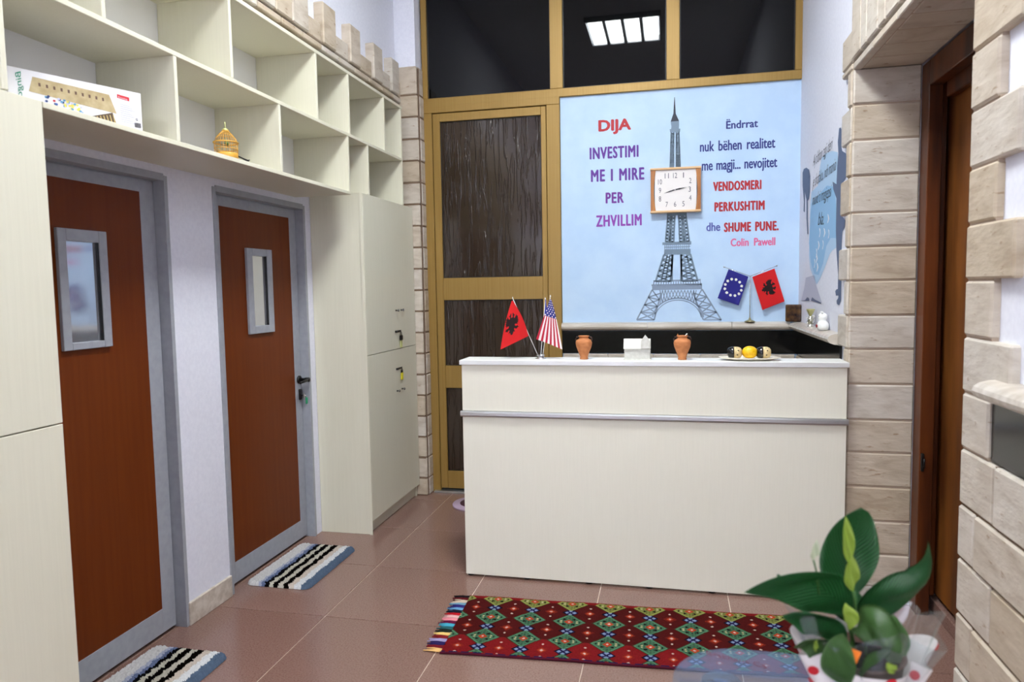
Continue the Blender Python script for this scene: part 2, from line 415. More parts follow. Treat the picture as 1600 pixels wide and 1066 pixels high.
pat = [(3.502, 3.345, 3.0), (3.345, 3.25, 2.86), (3.25, 3.09, 3.0), (3.09, 2.99, 2.86), (2.99, 2.83, 3.0), (2.83, 2.73, 2.86), (2.73, 2.57, 3.0), (2.57, 2.47, 2.86), (2.47, 2.31, 3.0), (2.31, 2.19, 2.86)]
for y1, y0, t in pat: stone(wall_right, .79, .825, y0, y1, 2.482, t)
NZ = [3.05, 2.894, 2.737, 2.58, 2.423, 2.266, 2.109, 1.955, 1.80, 1.65, 1.50, 1.345, 1.19, 1.032]
for k, (z1, z0) in enumerate(zip(NZ, NZ[1:])):
    wide = (k % 2 == 1)
    stone(wall_right, .797+random.uniform(-.002, .002), .83, 1.905 if wide else 2.02, 2.19, z0, z1)
WZ = [1.032, .872, .718, .558, .396, .238, .08, 0]
for k, (z1, z0) in enumerate(zip(WZ, WZ[1:])):
    yy = 2.19; first = .215 if k % 2 == 0 else .11
    y0 = yy-first
    while yy > .4:
        stone(wall_right, .797+random.uniform(-.0025, .0025), .83, y0, yy, z0, z1); yy = y0; y0 = max(yy-.305, .35)
        if yy <= .36: break
# wainscot of the back wall, seen over the counter
for r, (z1, z0) in enumerate(((1.035, .88), (.88, .725), (.725, .57), (.57, .415), (.415, .26), (.26, .0))):
    xx = -.73 - (.15 if r % 2 else .0)
    while xx < .79:
        x1 = min(xx+.31, .80); a = max(xx, -.73)
        b = stone(wall_back, a, x1, YB-.02, YB+.01, z0, z1); xx = x1

def half_round(name, parent, axis, a0, a1, wall, z0, z1, out, m, flip=1):
    g = G(); n = 8; pts = []
    zc, hz = (z0+z1)/2, (z1-z0)/2
    for k in range(n+1):
        t = -PI/2 + PI*k/n; pts.append((out*max(0, math.cos(t))**.7, zc+hz*math.sin(t)))
    pts = [(-.005, z0)] + pts + [(-.005, z1)]
    if axis == 'X': g.prism([(a0, wall-p, z) for p, z in pts], (a1-a0, 0, 0))
    else: g.prism([(wall-p, a0, z) for p, z in pts], (0, a1-a0, 0))
    o = g.build(name, m, parent)
    return o
t1 = struct(G().box(-.735, .82, YB-.012, YB+.005, 1.037, 1.19).build('trim_1', M['black_panel']))
for a, b in ((-.735, -.15), (-.148, .40), (.402, .765)): half_round('trim_rail', t1, 'X', a, b, YB, 1.193, 1.25, .062, M['marble_trim'])
t2 = struct(G().box(XR-.012, XR+.005, 3.70, YB, 1.037, 1.19).build('trim_2', M['black_panel']))
for a, b in ((4.36, 4.86), (3.9, 4.358), (3.70, 3.898)): half_round('trim_rail', t2, 'Y', a, b, XR, 1.193, 1.25, .068, M['marble_trim'])
t3 = struct(G().box(XR-.012, XR+.005, .4, 2.02, 1.035, 1.19).build('trim_3', M['black_panel']))
for a, b in ((1.2, 1.985), (.4, 1.198)): half_round('trim_rail', t3, 'Y', a, b, XR, 1.193, 1.25, .075, M['marble_trim'])
bl = G().box(XL, XL+.014, 2.695, 3.012, 0, .106, bev=.003).build('baseboard_left', M['marble_trim']); struct(bl)

# ------------------------------------------------------------------ left doors
def frame_ring(g, x0, x1, y0, y1, z0, z1, w, bottom=True, m=None):
    g.box(x0, x1, y0, y0+w, z0, z1, m, .001); g.box(x0, x1, y1-w, y1, z0, z1, m, .001)
    g.box(x0, x1, y0+w, y1-w, z1-w, z1, m, .001)
    if bottom: g.box(x0, x1, y0+w, y1-w, z0, z0+w, m, .001)
def aluminium_door(name, y0, y1, top, py0, py1, wy0, wy1, wz0, wz1, iy0, iy1, iz0, iz1, label):
    XF = -2.17
    root = struct(G().box(XF-.045, XF-.004, y0+.03, y1-.012, .012, top-.02).build(name, M['grey_metal']))
    fr = G(); fr.box(XL-.15, XL+.006, y0, y0+.022, 0, top, bev=.001); fr.box(XL-.15, XL+.006, y1-.01, y1+.012, 0, top, bev=.001)
    fr.box(XL-.15, XL+.006, y0+.022, y1-.01, top-.022, top+.008, bev=.001)
    fr.box(XL-.15, XL-.1, y0+.02, y1-.01, 0, .01)
    fr.build('door_frame', M['grey_metal'], root)
    g = G(); ly0, ly1, lz0, lz1 = y0+.027, y1-.015, .014, top-.028
    g.box(XF-.004, XF, ly0, py0, lz0, lz1, bev=.001); g.box(XF-.004, XF, py1, ly1, lz0, lz1, bev=.001)
    g.box(XF-.004, XF, py0, py1, 1.928, lz1, bev=.001); g.box(XF-.004, XF, py0, py1, lz0, .122, bev=.001)
    g.build('leaf_border', M['grey_metal'], root)
    part('wood_panel', root, XF-.0042, XF-.0015, py0, py1, .122, 1.928, m=M['door_wood'])
    wf = G(); X1 = XF+.014
    wf.box(XF-.002, X1, wy0, iy0, wz0, wz1, bev=.002); wf.box(XF-.002, X1, iy1, wy1, wz0, wz1, bev=.002)
    wf.box(XF-.002, X1, iy0, iy1, iz1, wz1, bev=.002); wf.box(XF-.002, X1, iy0, iy1, wz0, iz0, bev=.002)
    wf.build('window_frame', M['grey_metal'], root)
    g = G(); g.box(XF-.0012, XF+.011, iy1-.007, iy1-.001, iz0, iz1)
    g.build('dark_inner_reveal', M['blackmetal'], root)  # black strip for the dark inner reveal at the right of the pane
    part('pane', root, XF-.0014, XF-.0004, iy0, iy1, iz0, iz1, m=M['pane'])
    return root
door1 = aluminium_door('door_1', D1[0], D1[1], D1[2], 1.93, 2.593, 2.155, 2.386, 1.295, 1.745, 2.193, 2.346, 1.322, 1.700, '')
door2 = aluminium_door('door_2', D2[0], D2[1], D2[2], 3.125, 3.785, 3.33, 3.568, 1.277, 1.731, 3.379, 3.517, 1.318, 1.693, '')
# lever handle, lock cylinder, key and green tag on the second door
h = G(); hy = 3.828
h.lathe([(0, 0), (.024, 0), (.024, .008), (.017, .012), (0, .012)], (-2.17, hy, .972), None, 20, 'X')
h.tube([(-2.16, hy, .972), (-2.12, hy, .972), (-2.108, hy-.012, .971), (-2.106, hy-.10, .966)], [.010, .010, .009, .007], None, 10)
h.lathe([(.013, 0), (.013, .03), (0, .034)], (-2.13, hy+.0, .972), None, 14, 'X')
h.build('door_handle', M['blackmetal'], door2)
h = G(); h.box(-2.172, -2.158, hy-.011, hy+.013, .85, .915, bev=.004); h.build('lock_plate', M['blackmetal'], door2)
h = G(); h.tube([(-2.16, hy+.004, .875), (-2.13, hy+.004, .875)], .004, None, 8); h.box(-2.14, -2.137, hy-.006, hy+.014, .862, .888, bev=.001)
key = tag(h.build('door_key', M['chrome']), 'steel key in the lock of the brown door beside the tall cabinet', 'key')
h = G(); h.box(-2.140, -2.134, hy+.012, hy+.036, .822, .862, bev=.004); h.tube([(-2.137, hy+.01, .87), (-2.137, hy+.022, .857)], .0012, None, 6)
h.build('key_tag', M['green_tag'], key)

# ------------------------------------------------------------------ gold aluminium door and window in the back wall
br = M['brass']
fy = YB-.02
g = G()
g.box(-1.722, -1.657, fy, YB+.05, 0, 2.748, bev=.003); g.box(-.83, -.737, fy, YB+.05, 0, 2.748, bev=.003)
g.box(-1.722, -.737, fy, YB+.05, 2.748, 2.80, bev=.003); g.box(-1.657, -.83, YB+.01, YB+.05, 0, .012)
door3 = struct(g.build('door_3', br))
lf = G(); ly = fy+.006
lf.box(-1.654, -1.600, ly, YB+.04, .03, 2.743, bev=.003); lf.box(-.870, -.833, ly, YB+.04, .03, 2.743, bev=.003)
for a, b in ((2.686, 2.743), (1.417, 1.577), (.776, .941), (.03, .159)): lf.box(-1.600, -.870, ly+.001, YB+.04, a, b, bev=.002)
lf.build('door_leaf', br, door3)
for a, b in ((1.577, 2.686), (.941, 1.417), (.159, .776)):
    part('pane', door3, -1.600, -.870, YB+.004, YB+.010, a, b, m=M['rain_glass'])
    s = G(); frame = (( -1.600, -1.595, a, b), (-.875, -.870, a, b), (-1.6, -.87, a, a+.005), (-1.6, -.87, b-.005, b))
    for x0, x1, z0, z1 in frame: s.box(x0, x1, YB-.001, YB+.006, z0, z1)
    s.build('gasket', M['blackmetal'], door3)
part('threshold', door3, -1.70, -.80, YB-.05, YB+.04, 0, .014, m=M['alu'], bev=.002)
g = G()
g.box(-1.722, XR, fy, YB+.05, 2.795, 2.852, bev=.003); g.box(-1.722, -1.682, fy, YB+.05, 2.852, H, bev=.003)
g.box(-.800, -.712, fy, YB+.05, 2.852, H, bev=.003); g.box(-.022, .063, fy, YB+.05, 2.852, H, bev=.003); g.box(.778, XR, fy, YB+.05, 2.852, H, bev=.003)
win = struct(g.build('window_1', br))
for a, b in ((-1.682, -.80), (-.712, -.022), (.063, .778)):
    part('pane', win, a, b, YB+.004, YB+.010, 2.852, H, m=M['black_glass'])
    s = G(); s.box(a, b, YB-.002, YB+.006, 2.852, 2.859); s.box(a, a+.006, YB-.002, YB+.006, 2.852, H); s.box(b-.006, b, YB-.002, YB+.006, 2.852, H)
    s.build('gasket', M['blackmetal'], win)
# brown wooden door in the right wall
dw = M['dark_wood']
g = G(); g.box(1.079, 1.135, 3.40, 3.492, 0, 2.438, bev=.003); g.box(1.079, 1.135, 2.20, 2.30, 0, 2.438, bev=.003); g.box(1.079, 1.135, 2.30, 3.40, 2.33, 2.438, bev=.003)
door4 = struct(g.build('door_4', dw))
g = G(); g.box(1.136, 1.165, 3.43, 3.492, .08, 2.36, bev=.006); g.box(1.136, 1.172, 2.2, 3.372, 2.268, 2.36, bev=.004); g.build('door_stop', dw, door4)
g = G(); g.box(1.173, 1.215, 2.22, 3.48, .085, 2.30); g.build('door_leaf', M['leaf_wood'], door4)
for a, b in ((.2, 1.0), (1.15, 2.15)):
    part('door_panel', door4, 1.160, 1.1735, 2.42, 3.12, a, b, m=M['leaf_wood'], bev=.008)
part('door_sill', door4, 1.16, 1.298, 2.2, 3.49, 0, .062, m=M['tile'], bev=.004)
g = G(); g.box(1.083, 1.094, 3.384, 3.4, .66, .74, bev=.002); g.tube([(1.089, 3.385, .68), (1.089, 3.37, .68), (1.089, 3.37, .72)], .004, None, 8)
g.build('latch_plate', M['blackmetal'], door4)

# ------------------------------------------------------------------ ceiling lights
def ceiling_light(x, y, label, mat='lamp'):
    r = thing('ceiling_light', label, 'lamp', (x, y, H), 'recessed four tube ceiling lights')
    bz = -.045
    f = G()
    f.box(-.365, .365, -.355, -.340, bz-.004, 0); f.box(-.365, .365, .340, .355, bz-.004, 0); f.box(-.365, -.350, -.34, .34, bz-.004, 0); f.box(.350, .365, -.34, .34, bz-.004, 0)
    for k in range(3): f.box(-.1925+.178*k, -.1635+.178*k, -.34, .34, bz-.004, -.01)
    a = f.build('housing', M['grey_metal'], None); a.parent = r
    for k in range(4):
        xx = -.267+.178*k
        q = G().box(-.068, .068, -.325, .325, bz, -.012, bev=.006).build('tube', M[mat], None); q.parent = r; q.location = (xx, 0, 0)
    return r
lm, nt, p = new_mat('fluorescent_tube')
em = N(nt, 'ShaderNodeEmission'); em.inputs[0].default_value = (*LAMP_COL, 1); em.inputs[1].default_value = LAMP
nt.links.new(em.outputs[0], nt.nodes['Material Output'].inputs[0]); M['lamp'] = lm
lm = lm.copy(); lm.name = 'fluorescent_tube_front'; lm.node_tree.nodes['Emission'].inputs[1].default_value = LAMP*FRONT; M['lamp_front'] = lm  # same kind of tube, own strength set only to balance the light
ceiling_light(-.45, 2.43, 'square four tube ceiling light mirrored in the dark window pane', 'lamp_front')
ceiling_light(-.75, -2.9, 'square four tube ceiling light behind the camera in the middle of the room')
ceiling_light(-.45, -3.9, 'square four tube ceiling light at the far entrance end of the room')

# ------------------------------------------------------------------ shelf unit and cabinets on the left
lam = M['laminate']
T = .018
sh = thing('wall_shelf_unit', 'long cream open shelf unit with staggered cubbies above the brown doors', 'shelf', (XL, 1.64, 2.045))
XB = XL+.002
def shelf_part(name, *a, m=lam, bev=.0015):
    return part(name, sh, *a, m=m, bev=bev)
shelf_part('shelf_board', XB, XC, 1.757, 3.795, 2.045, 2.063)
shelf_part('shelf_board', XB, XC, 0.9, 4.625, 2.372, 2.390)
shelf_part('shelf_board', XB, XC, 0.9, 4.640, 2.722, 2.741)
shelf_part('back_panel', XB, XB+.004, .9, 4.625, 2.063, 2.722, m=M['backboard'], bev=0)
for y, z0, z1 in ((1.64, 2.066, 2.372), (2.345, 2.063, 2.372), (3.062, 2.063, 2.372), (3.785, 2.063, 2.372), (4.055, 2.078, 2.372), (4.617, 2.078, 2.372),
               (1.42, 2.39, 2.722), (2.012, 2.39, 2.722), (2.70, 2.39, 2.722), (3.435, 2.39, 2.722), (3.812, 2.39, 2.722), (4.325, 2.39, 2.722), (4.617, 2.39, 2.722)):
    shelf_part('divider', XB+.005, XC-.001, y-T/2, y+T/2, z0, z1)

def tall_cabinet(label, y0, y1, z, split, right_vis, bottom):
    r = thing('tall_cabinet', label, 'cabinet', ((XB+XC)/2, (y0+y1)/2, 0))
    g = G(); g.box(XB, XC-.02, y0, y0+T, .0, z, bev=.001); g.box(XB, XC-.02, y1-T, y1, 0, z, bev=.001)
    g.box(XB, XC-.02, y0+T, y1-T, z-T, z, bev=.001); g.box(XB, XC-.06, y0+T, y1-T, .07, .088); g.box(XB, XB+.006, y0+T, y1-T, .088, z-T)
    g.box(XC-.045, XC-.030, y0+T, y1-T, .004, .07)
    g.build('body', lam, r)
    d = part('door', r, XC-.019, XC, y0+.001, y1-.001, bottom, split-.002, m=lam, bev=.0015)
    u = part('door', r, XC-.019, XC, y0+.001, y1-.001, split+.002, z-.001, m=lam, bev=.0015)
    return r, u, d
far, up, lo = tall_cabinet('tall cream two-part cabinet between the second brown door and the gold door', 3.953, 4.785, 2.076, 1.104, True, .085)
# side skirt reaching the door plane
part('side_panel', far, XC-.0195, XC-.0005, 3.945, 3.9525, 0.0, 2.076, m=lam)
tall_cabinet('cream cabinet with a horizontal split at the left edge beside the first brown door', .95, 1.755, 2.063, 1.117, True, .06)
tall_cabinet('cream cabinet nearest the entrance outside the left edge of the view', .14, .948, 2.063, 1.117, True, .06)
def knob(par, y, z):
    G().lathe([(.006, 0), (.004, .012), (.009, .018), (.009, .022), (0, .026)], (XC, y, z), None, 14, 'X').build('knob', plain('steel_knob', (120, 120, 122), .25, .9), par)
knob(up, 4.42, 1.362); knob(up, 4.51, 1.362); knob(lo, 4.40, .826); knob(lo, 4.49, .828)
def hasp(par, z, tagm, tagname, label):
    g = G(); g.box(XC, XC+.004, 4.395, 4.50, z-.006, z+.006, bev=.001); g.lathe([(.007, 0), (.007, .014), (0, .016)], (XC, 4.405, z), None, 12, 'X')
    g.build('latch', M['blackmetal'], par)
    r = thing('padlock' if tagm is M['pale_tag'] else 'cabinet_key', label, 'padlock' if tagm is M['pale_tag'] else 'key', (XC+.012, 4.48, z-.03))
    g = G()
    if tagm is M['pale_tag']: g.box(XC+.005, XC+.019, 4.458, 4.492, z-.062, z-.028, bev=.003)
    else: g.box(XC+.006, XC+.010, 4.462, 4.486, z-.034, z-.016, bev=.002)
    g.tube([(XC+.011, 4.464, z-.03), (XC+.011, 4.465, z-.012), (XC+.011, 4.475, z-.004), (XC+.011, 4.485, z-.012), (XC+.011, 4.487, z-.03)], .0025, None, 8)
    g.build('body', M['blackmetal'], r)
    zt = z-.062 if tagm is M['pale_tag'] else z-.03
    G().box(XC+.006, XC+.010, 4.465, 4.50, zt-.05, zt, bev=.004).build('key_tag', tagm, r)
hasp(up, 1.222, M['pale_tag'], '', 'small black padlock with a pale tag on the upper cabinet door')
hasp(lo, .972, M['yellow_tag'], '', 'key with a bright yellow tag hanging on the lower cabinet door')

# ------------------------------------------------------------------ reception counter
lc = M['laminate_counter']
ct = thing('reception_counter', 'long cream reception counter with aluminium edge strips in front of the blue wall', 'counter', (-.125, 3.55, 0))
CX0, CX1, CY = -1.04, .790, 3.455
g = G(); g.box(CX0, CX1, CY, CY+.018, .012, .845, bev=.001); g.build('lower_front_panel', lc, ct)
part('upper_front_panel', ct, CX0, CX1, CY, CY+.018, .875, 1.112, m=lc, bev=.001)
part('worktop_ledge', ct, CX0-.006, CX1+.004, CY-.012, CY+.165, 1.112, 1.136, m=M['white'], bev=.001)
g = G(); g.box(CX0-.008, CX1+.005, CY-.0145, CY-.0122, 1.113, 1.135, bev=.0005); g.build('edge_strip', plain('pale_aluminium_strip', (222, 222, 222), .35, .35), ct)  # aluminium strip; its white reflection is partly put into the pale colour
g = G(); g.prism([(CX0-.008, CY-.012, .846), (CX0-.008, CY+.002, .846), (CX0-.008, CY+.002, .874), (CX0-.008, CY-.012, .874), (CX0-.008, CY-.016, .867), (CX0-.008, CY-.016, .853)], (CX1-CX0+.014, 0, .0))
g.build('rail', M['alu'], ct)
for x in (CX0, CX1-.018): part('side_panel', ct, x, x+.018, CY+.018, CY+.60, .0, .74, m=lc); part('side_upright', ct, x, x+.018, CY+.018, CY+.15, .758, 1.112, m=lc)
part('desk_top', ct, CX0, CX1, CY+.018, CY+.62, .74, .758, m=lc)
for x in (-1.02, -.72, -.4, -.1, .2, .5, .76):
    G().lathe([(.02, 0), (.02, .012)], (x, CY+.03, 0), None, 14).build('foot', M['blackmetal'], ct)

# ------------------------------------------------------------------ lettering painted on the wall
def text_mesh(name, s, m, parent, x0, x1, z0, z1, Y, bold=.0, spacing=1.0, plane='XZ', depth=.0008, rot=0, shear=0, word=1.0):
    cu = bpy.data.curves.new(name, 'FONT'); cu.body = s; cu.offset = bold; cu.extrude = 0; cu.space_character = spacing; cu.space_word = word; cu.shear = shear
    cu.resolution_u = 3
    tmp = bpy.data.objects.new('tmp', cu); COL.objects.link(tmp)
    dg = bpy.context.evaluated_depsgraph_get(); dg.update()
    me = bpy.data.meshes.new_from_object(tmp.evaluated_get(dg))
    bpy.data.objects.remove(tmp)
    me.name = name
    ax = [v.co.x for v in me.vertices]; ay = [v.co.y for v in me.vertices]
    a0, a1, b0, b1 = min(ax), max(ax), min(ay), max(ay)
    for v in me.vertices:
        u = (v.co.x-a0)/(a1-a0); t = (v.co.y-b0)/(b1-b0)
        v.co = plane(u, t)
    me.materials.clear(); me.materials.append(m)
    return link(name, me, parent)
def wall_text(s, m, u0, v0, u1, v1, bold=.0, pl=None, **k):        # pixel box -> metres on the blue wall
    a = at((u0+u1)/2, v0, YB-.0015); b = at((u0+u1)/2, v1, YB-.0015); l = at(u0, (v0+v1)/2, YB-.0015); r = at(u1, (v0+v1)/2, YB-.0015)
    zt, zb = a.z, b.z
    W_ = r.x-l.x; k_ = .0048 if bold > .02 else (.0034 if bold >= .01 else .0018); offs = ((-1, 0), (1, 0), (0, 0), (0, .7), (0, -.7), (-.8, .5), (.8, -.5))
    out = None
    for q, (e, e2) in enumerate(offs):                                    # heavier strokes: the brush went over each letter side by side
        f = lambda u, t: Vector((l.x+e*k_+(W_)*u, YB-.0015-.0001*q, zb+e2*k_+(zt-zb)*t))
        o = text_mesh('lettering', s, m, wall_back, 0, 0, 0, 0, 0, 0, plane=f, **k)
        if out is None: out = o
        else:
            b = bmesh.new(); b.from_mesh(out.data); b.from_mesh(o.data); b.to_mesh(out.data); b.free(); bpy.data.objects.remove(o)
    return out
ink = lambda n, c: plain(n, c, .6)
RED, PUR1, PUR2, PUR3, NAVY, RED2, PINK, BLUE2 = ink('red_paint', (184, 40, 50)), ink('violet_paint', (98, 48, 150)), ink('purple_paint', (112, 46, 150)), ink('mauve_paint', (138, 62, 170)), ink('navy_paint', (44, 52, 130)), ink('dark_red_paint', (182, 36, 48)), ink('pink_paint', (226, 100, 150)), ink('blue_paint', (84, 92, 170))
wall_text('DIJA', RED, 936, 187, 985, 209, .03)
wall_text('INVESTIMI', PUR1, 922, 229, 997, 247, .01, spacing=1.15)
wall_text('ME I MIRE', PUR1, 924, 264, 1006, 282, .01, word=1.4, spacing=1.15)
wall_text('PER', PUR2, 947, 301, 974, 317, .01, spacing=1.15)
wall_text('ZHVILLIM', PUR3, 932, 336, 1002, 353, .01, spacing=1.15)
wall_text('\u00cbndrrat', NAVY, 1135, 185, 1184, 200, .005)
wall_text('nuk b\u00ebhen realitet', NAVY, 1094, 218, 1211, 234, .005, word=1.6)
wall_text('me magji... nevojitet', NAVY, 1097, 249, 1214, 269, .005, word=1.3)
wall_text('VENDOSMERI', RED2, 1115, 283, 1189, 297, .01, spacing=1.15)
wall_text('PERKUSHTIM', RED2, 1117, 315, 1194, 329, .01, spacing=1.15)
wall_text('dhe', BLUE2, 1104, 348, 1125, 361, .005)
wall_text('SHUME PUNE.', RED2, 1132, 347, 1216, 361, .01, word=1.5, spacing=1.15)
wall_text('Colin  Pawell', PINK, 1142, 372, 1211, 384, .005)

# tower of iron lattice painted on the wall: thin strips of paint
def tower():
    g = G(); Yw = YB-.0012
    def P(u, v): return at(u, v, Yw)
    def bar(a, b, w):
        pa, pb = P(*a), P(*b); d = (pb-pa).normalized(); n = Vector((-d.z, 0, d.x))*w*.5*.0052
        g.poly([pa+n, pb+n, pb-n, pa-n], col)
    def quad(pts): g.poly([P(*q) for q in pts], col)
    dark, mid, light = ink('dark_slate_paint', (44, 50, 66)), ink('slate_paint', (118, 138, 158)), ink('pale_slate_paint', (138, 154, 178))
    def lattice(L0, L1, R0, R1, n, w, ws):       # between two side lines
        lerp = lambda a, b, t: (a[0]+(b[0]-a[0])*t, a[1]+(b[1]-a[1])*t)
        bar(L0, L1, w); bar(R0, R1, w)
        for k in range(n):
            a, b = lerp(L0, L1, k/n), lerp(R0, R1, k/n); c, d = lerp(L0, L1, (k+1)/n), lerp(R0, R1, (k+1)/n)
            bar(a, d, ws); bar(b, c, ws); bar(c, d, ws)
    col = dark
    quad([(1053.6, 152), (1054.4, 152), (1056, 180), (1052, 180)]); quad([(1052, 178), (1056, 178), (1061, 189), (1048, 190)])
    col = mid
    quad([(1048, 190), (1061, 189), (1061, 197), (1049, 198)]); quad([(1046.5, 202), (1063, 201), (1062.5, 206), (1047, 207)]); quad([(1049, 198), (1061, 197), (1060.5, 202), (1048.5, 202)])
    lattice((1048.5, 207), (1047, 262), (1053, 207), (1052.5, 262), 14, 1.5, 1.4); lattice((1056.5, 207), (1056.5, 262), (1061, 206), (1063, 262), 14, 1.5, 1.4)
    quad([(1042, 333), (1073, 332), (1073, 336), (1042, 337)])
    lattice((1043.5, 336), (1040, 378), (1054.5, 336), (1052.5, 378), 8, 2.2, 1.5); lattice((1060.5, 336), (1062, 378), (1071.5, 335), (1077, 377), 8, 2.2, 1.5)
    bar((1049, 336), (1046.5, 378), 1.4); bar((1066, 336), (1069, 378), 1.4)
    quad([(1035, 379), (1080, 377), (1080, 382), (1035, 383)]); quad([(1038, 390), (1079, 389), (1079, 398), (1037.5, 398)])
    for k in range(13): bar((1039+3.1*k, 382), (1039+3.1*k, 391), 1.0)
    bar((1038, 386.5), (1078.5, 385.5), .9)
    lattice((1037.5, 398), (1024.5, 440), (1051.5, 398), (1047.5, 440), 5, 2.4, 1.7); lattice((1063.5, 398), (1066, 440), (1078.5, 397), (1090, 439), 5, 2.4, 1.7)
    for a, b in (((1043, 398), (1033, 440)), ((1047, 398), (1040, 440)), ((1068, 398), (1074, 440)), ((1073, 398), (1082, 440))): bar(a, b, 1.3)
    bar((1050, 398), (1050, 440), 2.2); bar((1065, 398), (1064, 440), 2.2)
    col = light
    bar((1021, 439.5), (1095, 437.5), 2.2); bar((1018, 446), (1097, 444), 2.2)
    for k in range(20): bar((1022+3.8*k, 439), (1021+3.9*k, 446), 1.1)
    quad([(1019, 446), (1097, 444), (1097, 452), (1019, 453.5)])
    lattice((1019, 453), (995, 500), (1033, 458), (1022, 500), 4, 1.8, 1.6); lattice((1083, 458), (1099, 500), (1097, 452), (1127, 500), 4, 1.8, 1.6)
    arc = lambda rx, ry, t: (1059.5+rx*math.cos(t), 500-ry*math.sin(t))
    n = 22
    for k in range(n):
        t0, t1 = PI*(.04+.92*k/n), PI*(.04+.92*(k+1)/n)
        bar(arc(40, 34, t0), arc(40, 34, t1), 1.6); bar(arc(36.5, 31, t0), arc(36.5, 31, t1), 1.2)
        if 5 <= k < 17:
            p0, p1 = arc(40, 34, t0), arc(40, 34, t1)
            bar(p0, (p1[0], 453.5), 1.1); bar(p1, (p0[0], 453.5), 1.1)
    return g.build('painted_tower', None, wall_back, recalc=False)
tower()

# silhouettes, blue cloud shape and handwriting painted on the right wall (traced on that wall)
def side_poly(pts, m, d): 
    g = G(); g.poly([atX(u, v, XR-d) for u, v in pts], m); return g.build('painted_figure', None, wall_right, recalc=False)
c1, c2, c3, c4, c5 = ink('slate_blue_paint', (84, 98, 128)), ink('sky_blue_paint', (142, 188, 226)), ink('pale_sky_paint', (176, 206, 234)), ink('grey_lilac_paint', (190, 192, 210)), ink('white_paint', (232, 236, 246))
side_poly([(1284, 246), (1290, 240), (1300, 236), (1309, 238), (1309, 300), (1309, 385), (1300, 392), (1296, 398), (1288, 420), (1281, 436), (1276, 445), (1272, 436), (1266, 420), (1264, 400), (1265, 370), (1266, 320), (1268, 300), (1278, 290), (1281, 262)], c3, .001)
side_poly([(1268, 318), (1278, 306), (1292, 290), (1304, 292), (1307, 330), (1307, 372), (1298, 372), (1291, 385), (1286, 412), (1279, 430), (1272, 428), (1267, 410), (1264, 380), (1266, 340)], c2, .0014)
side_poly([(1311, 201), (1313, 199), (1314.5, 202), (1314.5, 228), (1316, 236), (1322, 240), (1324, 262), (1322, 278), (1318, 284), (1315, 292), (1314, 335), (1321, 345), (1320, 355), (1316, 362), (1315, 380), (1314.5, 440), (1314, 470), (1311, 477), (1307.5, 475), (1307, 470), (1309.5, 466), (1310, 462), (1306, 462), (1305, 455), (1307, 452), (1309, 452), (1309.5, 430), (1307, 395), (1306, 360), (1307, 310), (1302, 296), (1301, 284), (1307, 288), (1308, 262), (1310, 240), (1309, 222)], c1, .0018)
side_poly([(1254, 270), (1256, 264), (1260, 262), (1264, 265), (1266, 275), (1265.5, 300), (1264, 311), (1262, 314), (1262, 340), (1263, 366), (1261.5, 366), (1260, 340), (1260, 312), (1257.5, 300), (1257.5, 325), (1257.5, 332), (1255.5, 330), (1256, 315), (1254, 290)], c1, .0018)
side_poly([(1259, 434), (1272, 430), (1276, 448), (1284, 473), (1277, 473), (1270, 467), (1264, 470), (1252, 470), (1257, 448)], c4, .001)
side_poly([(1252, 470), (1258, 469), (1261, 464.5), (1264, 466), (1264.5, 470.5)], c1, .0022)
side_poly([(1267, 470), (1269, 464.5), (1273, 468), (1283, 473), (1283, 475), (1275, 472.5)], c1, .0022)
for k, (u, v) in enumerate(((1293, 342), (1280, 364), (1287, 364), (1294, 366), (1278, 384), (1285, 383), (1275, 404), (1272, 412), (1276, 418), (1275, 396))):
    dx = (-1)**k
    side_poly([(u, v-8), (u+1.6, v-6), (u+2.2+dx*.5, v), (u+.8, v+6), (u-.4, v+7), (u+1, v)], c5, .002)
def side_text(s, a, b, hgt):                       # a, b pixel ends of the baseline
    pa, pb = atX(*a, XR-.0026), atX(*b, XR-.0026)
    f = lambda u, t: pa.lerp(pb, u) + Vector((0, 0, hgt*t))
    text_mesh('lettering', s, M['ink'], wall_right, 0, 0, 0, 0, 0, -.01, plane=f, shear=.4, spacing=.95)
side_text("Aj t'dhan zgji deri", (1270, 266), (1301, 238), .085)
side_text('je shafaku, ndi mania', (1269, 299), (1306, 272), .085)
side_text('mund ti magjepsi', (1269, 327), (1299, 313), .085)
side_text('bla.', (1278, 352), (1287, 351), .07)

# ------------------------------------------------------------------ wall clock
ck = thing('wall_clock', 'square oak wall clock with a pale dial hung over the painted tower', 'clock', (.036, YB, 2.127))
cx0, cx1, cz0, cz1 = -.128, .202, 1.981, 2.276; Yf = YB-.05
for z_ in (cz1-.014, cz0): part('frame_rail', ck, cx0, cx1, Yf-.006, YB-.001, z_, z_+.014, m=M['oak_light'], bev=.003)
for s_, a, b in ((1, cx0, cx0+.036), (-1, cx1-.036, cx1)):
    g = G(); n = 8; pts = []
    for k in range(n+1):
        t = k/n; xo = a+.002 if s_ == 1 else b-.002; xi = (b if s_ == 1 else a) + s_*(-.012*math.sin(PI*t))
        pts.append((xi, cz0+.014+(cz1-cz0-.028)*t))
    xo = a+.003 if s_ == 1 else b-.003
    poly = [(xo, Yf+.002, cz0+.014)] + [(x, Yf+.002, z) for x, z in pts] + [(xo, Yf+.002, cz1-.014)]
    g.prism(poly, (0, .045, 0)); g.build('side_slat', M['oak'], ck)
part('dial', ck, cx0+.03, cx1-.03, Yf+.010, YB-.002, cz0+.014, cz1-.014, m=M['dial'])
cc = Vector((.034, Yf+.0085, 2.130))
num = plain('grey_numerals', (84, 84, 96), .5)
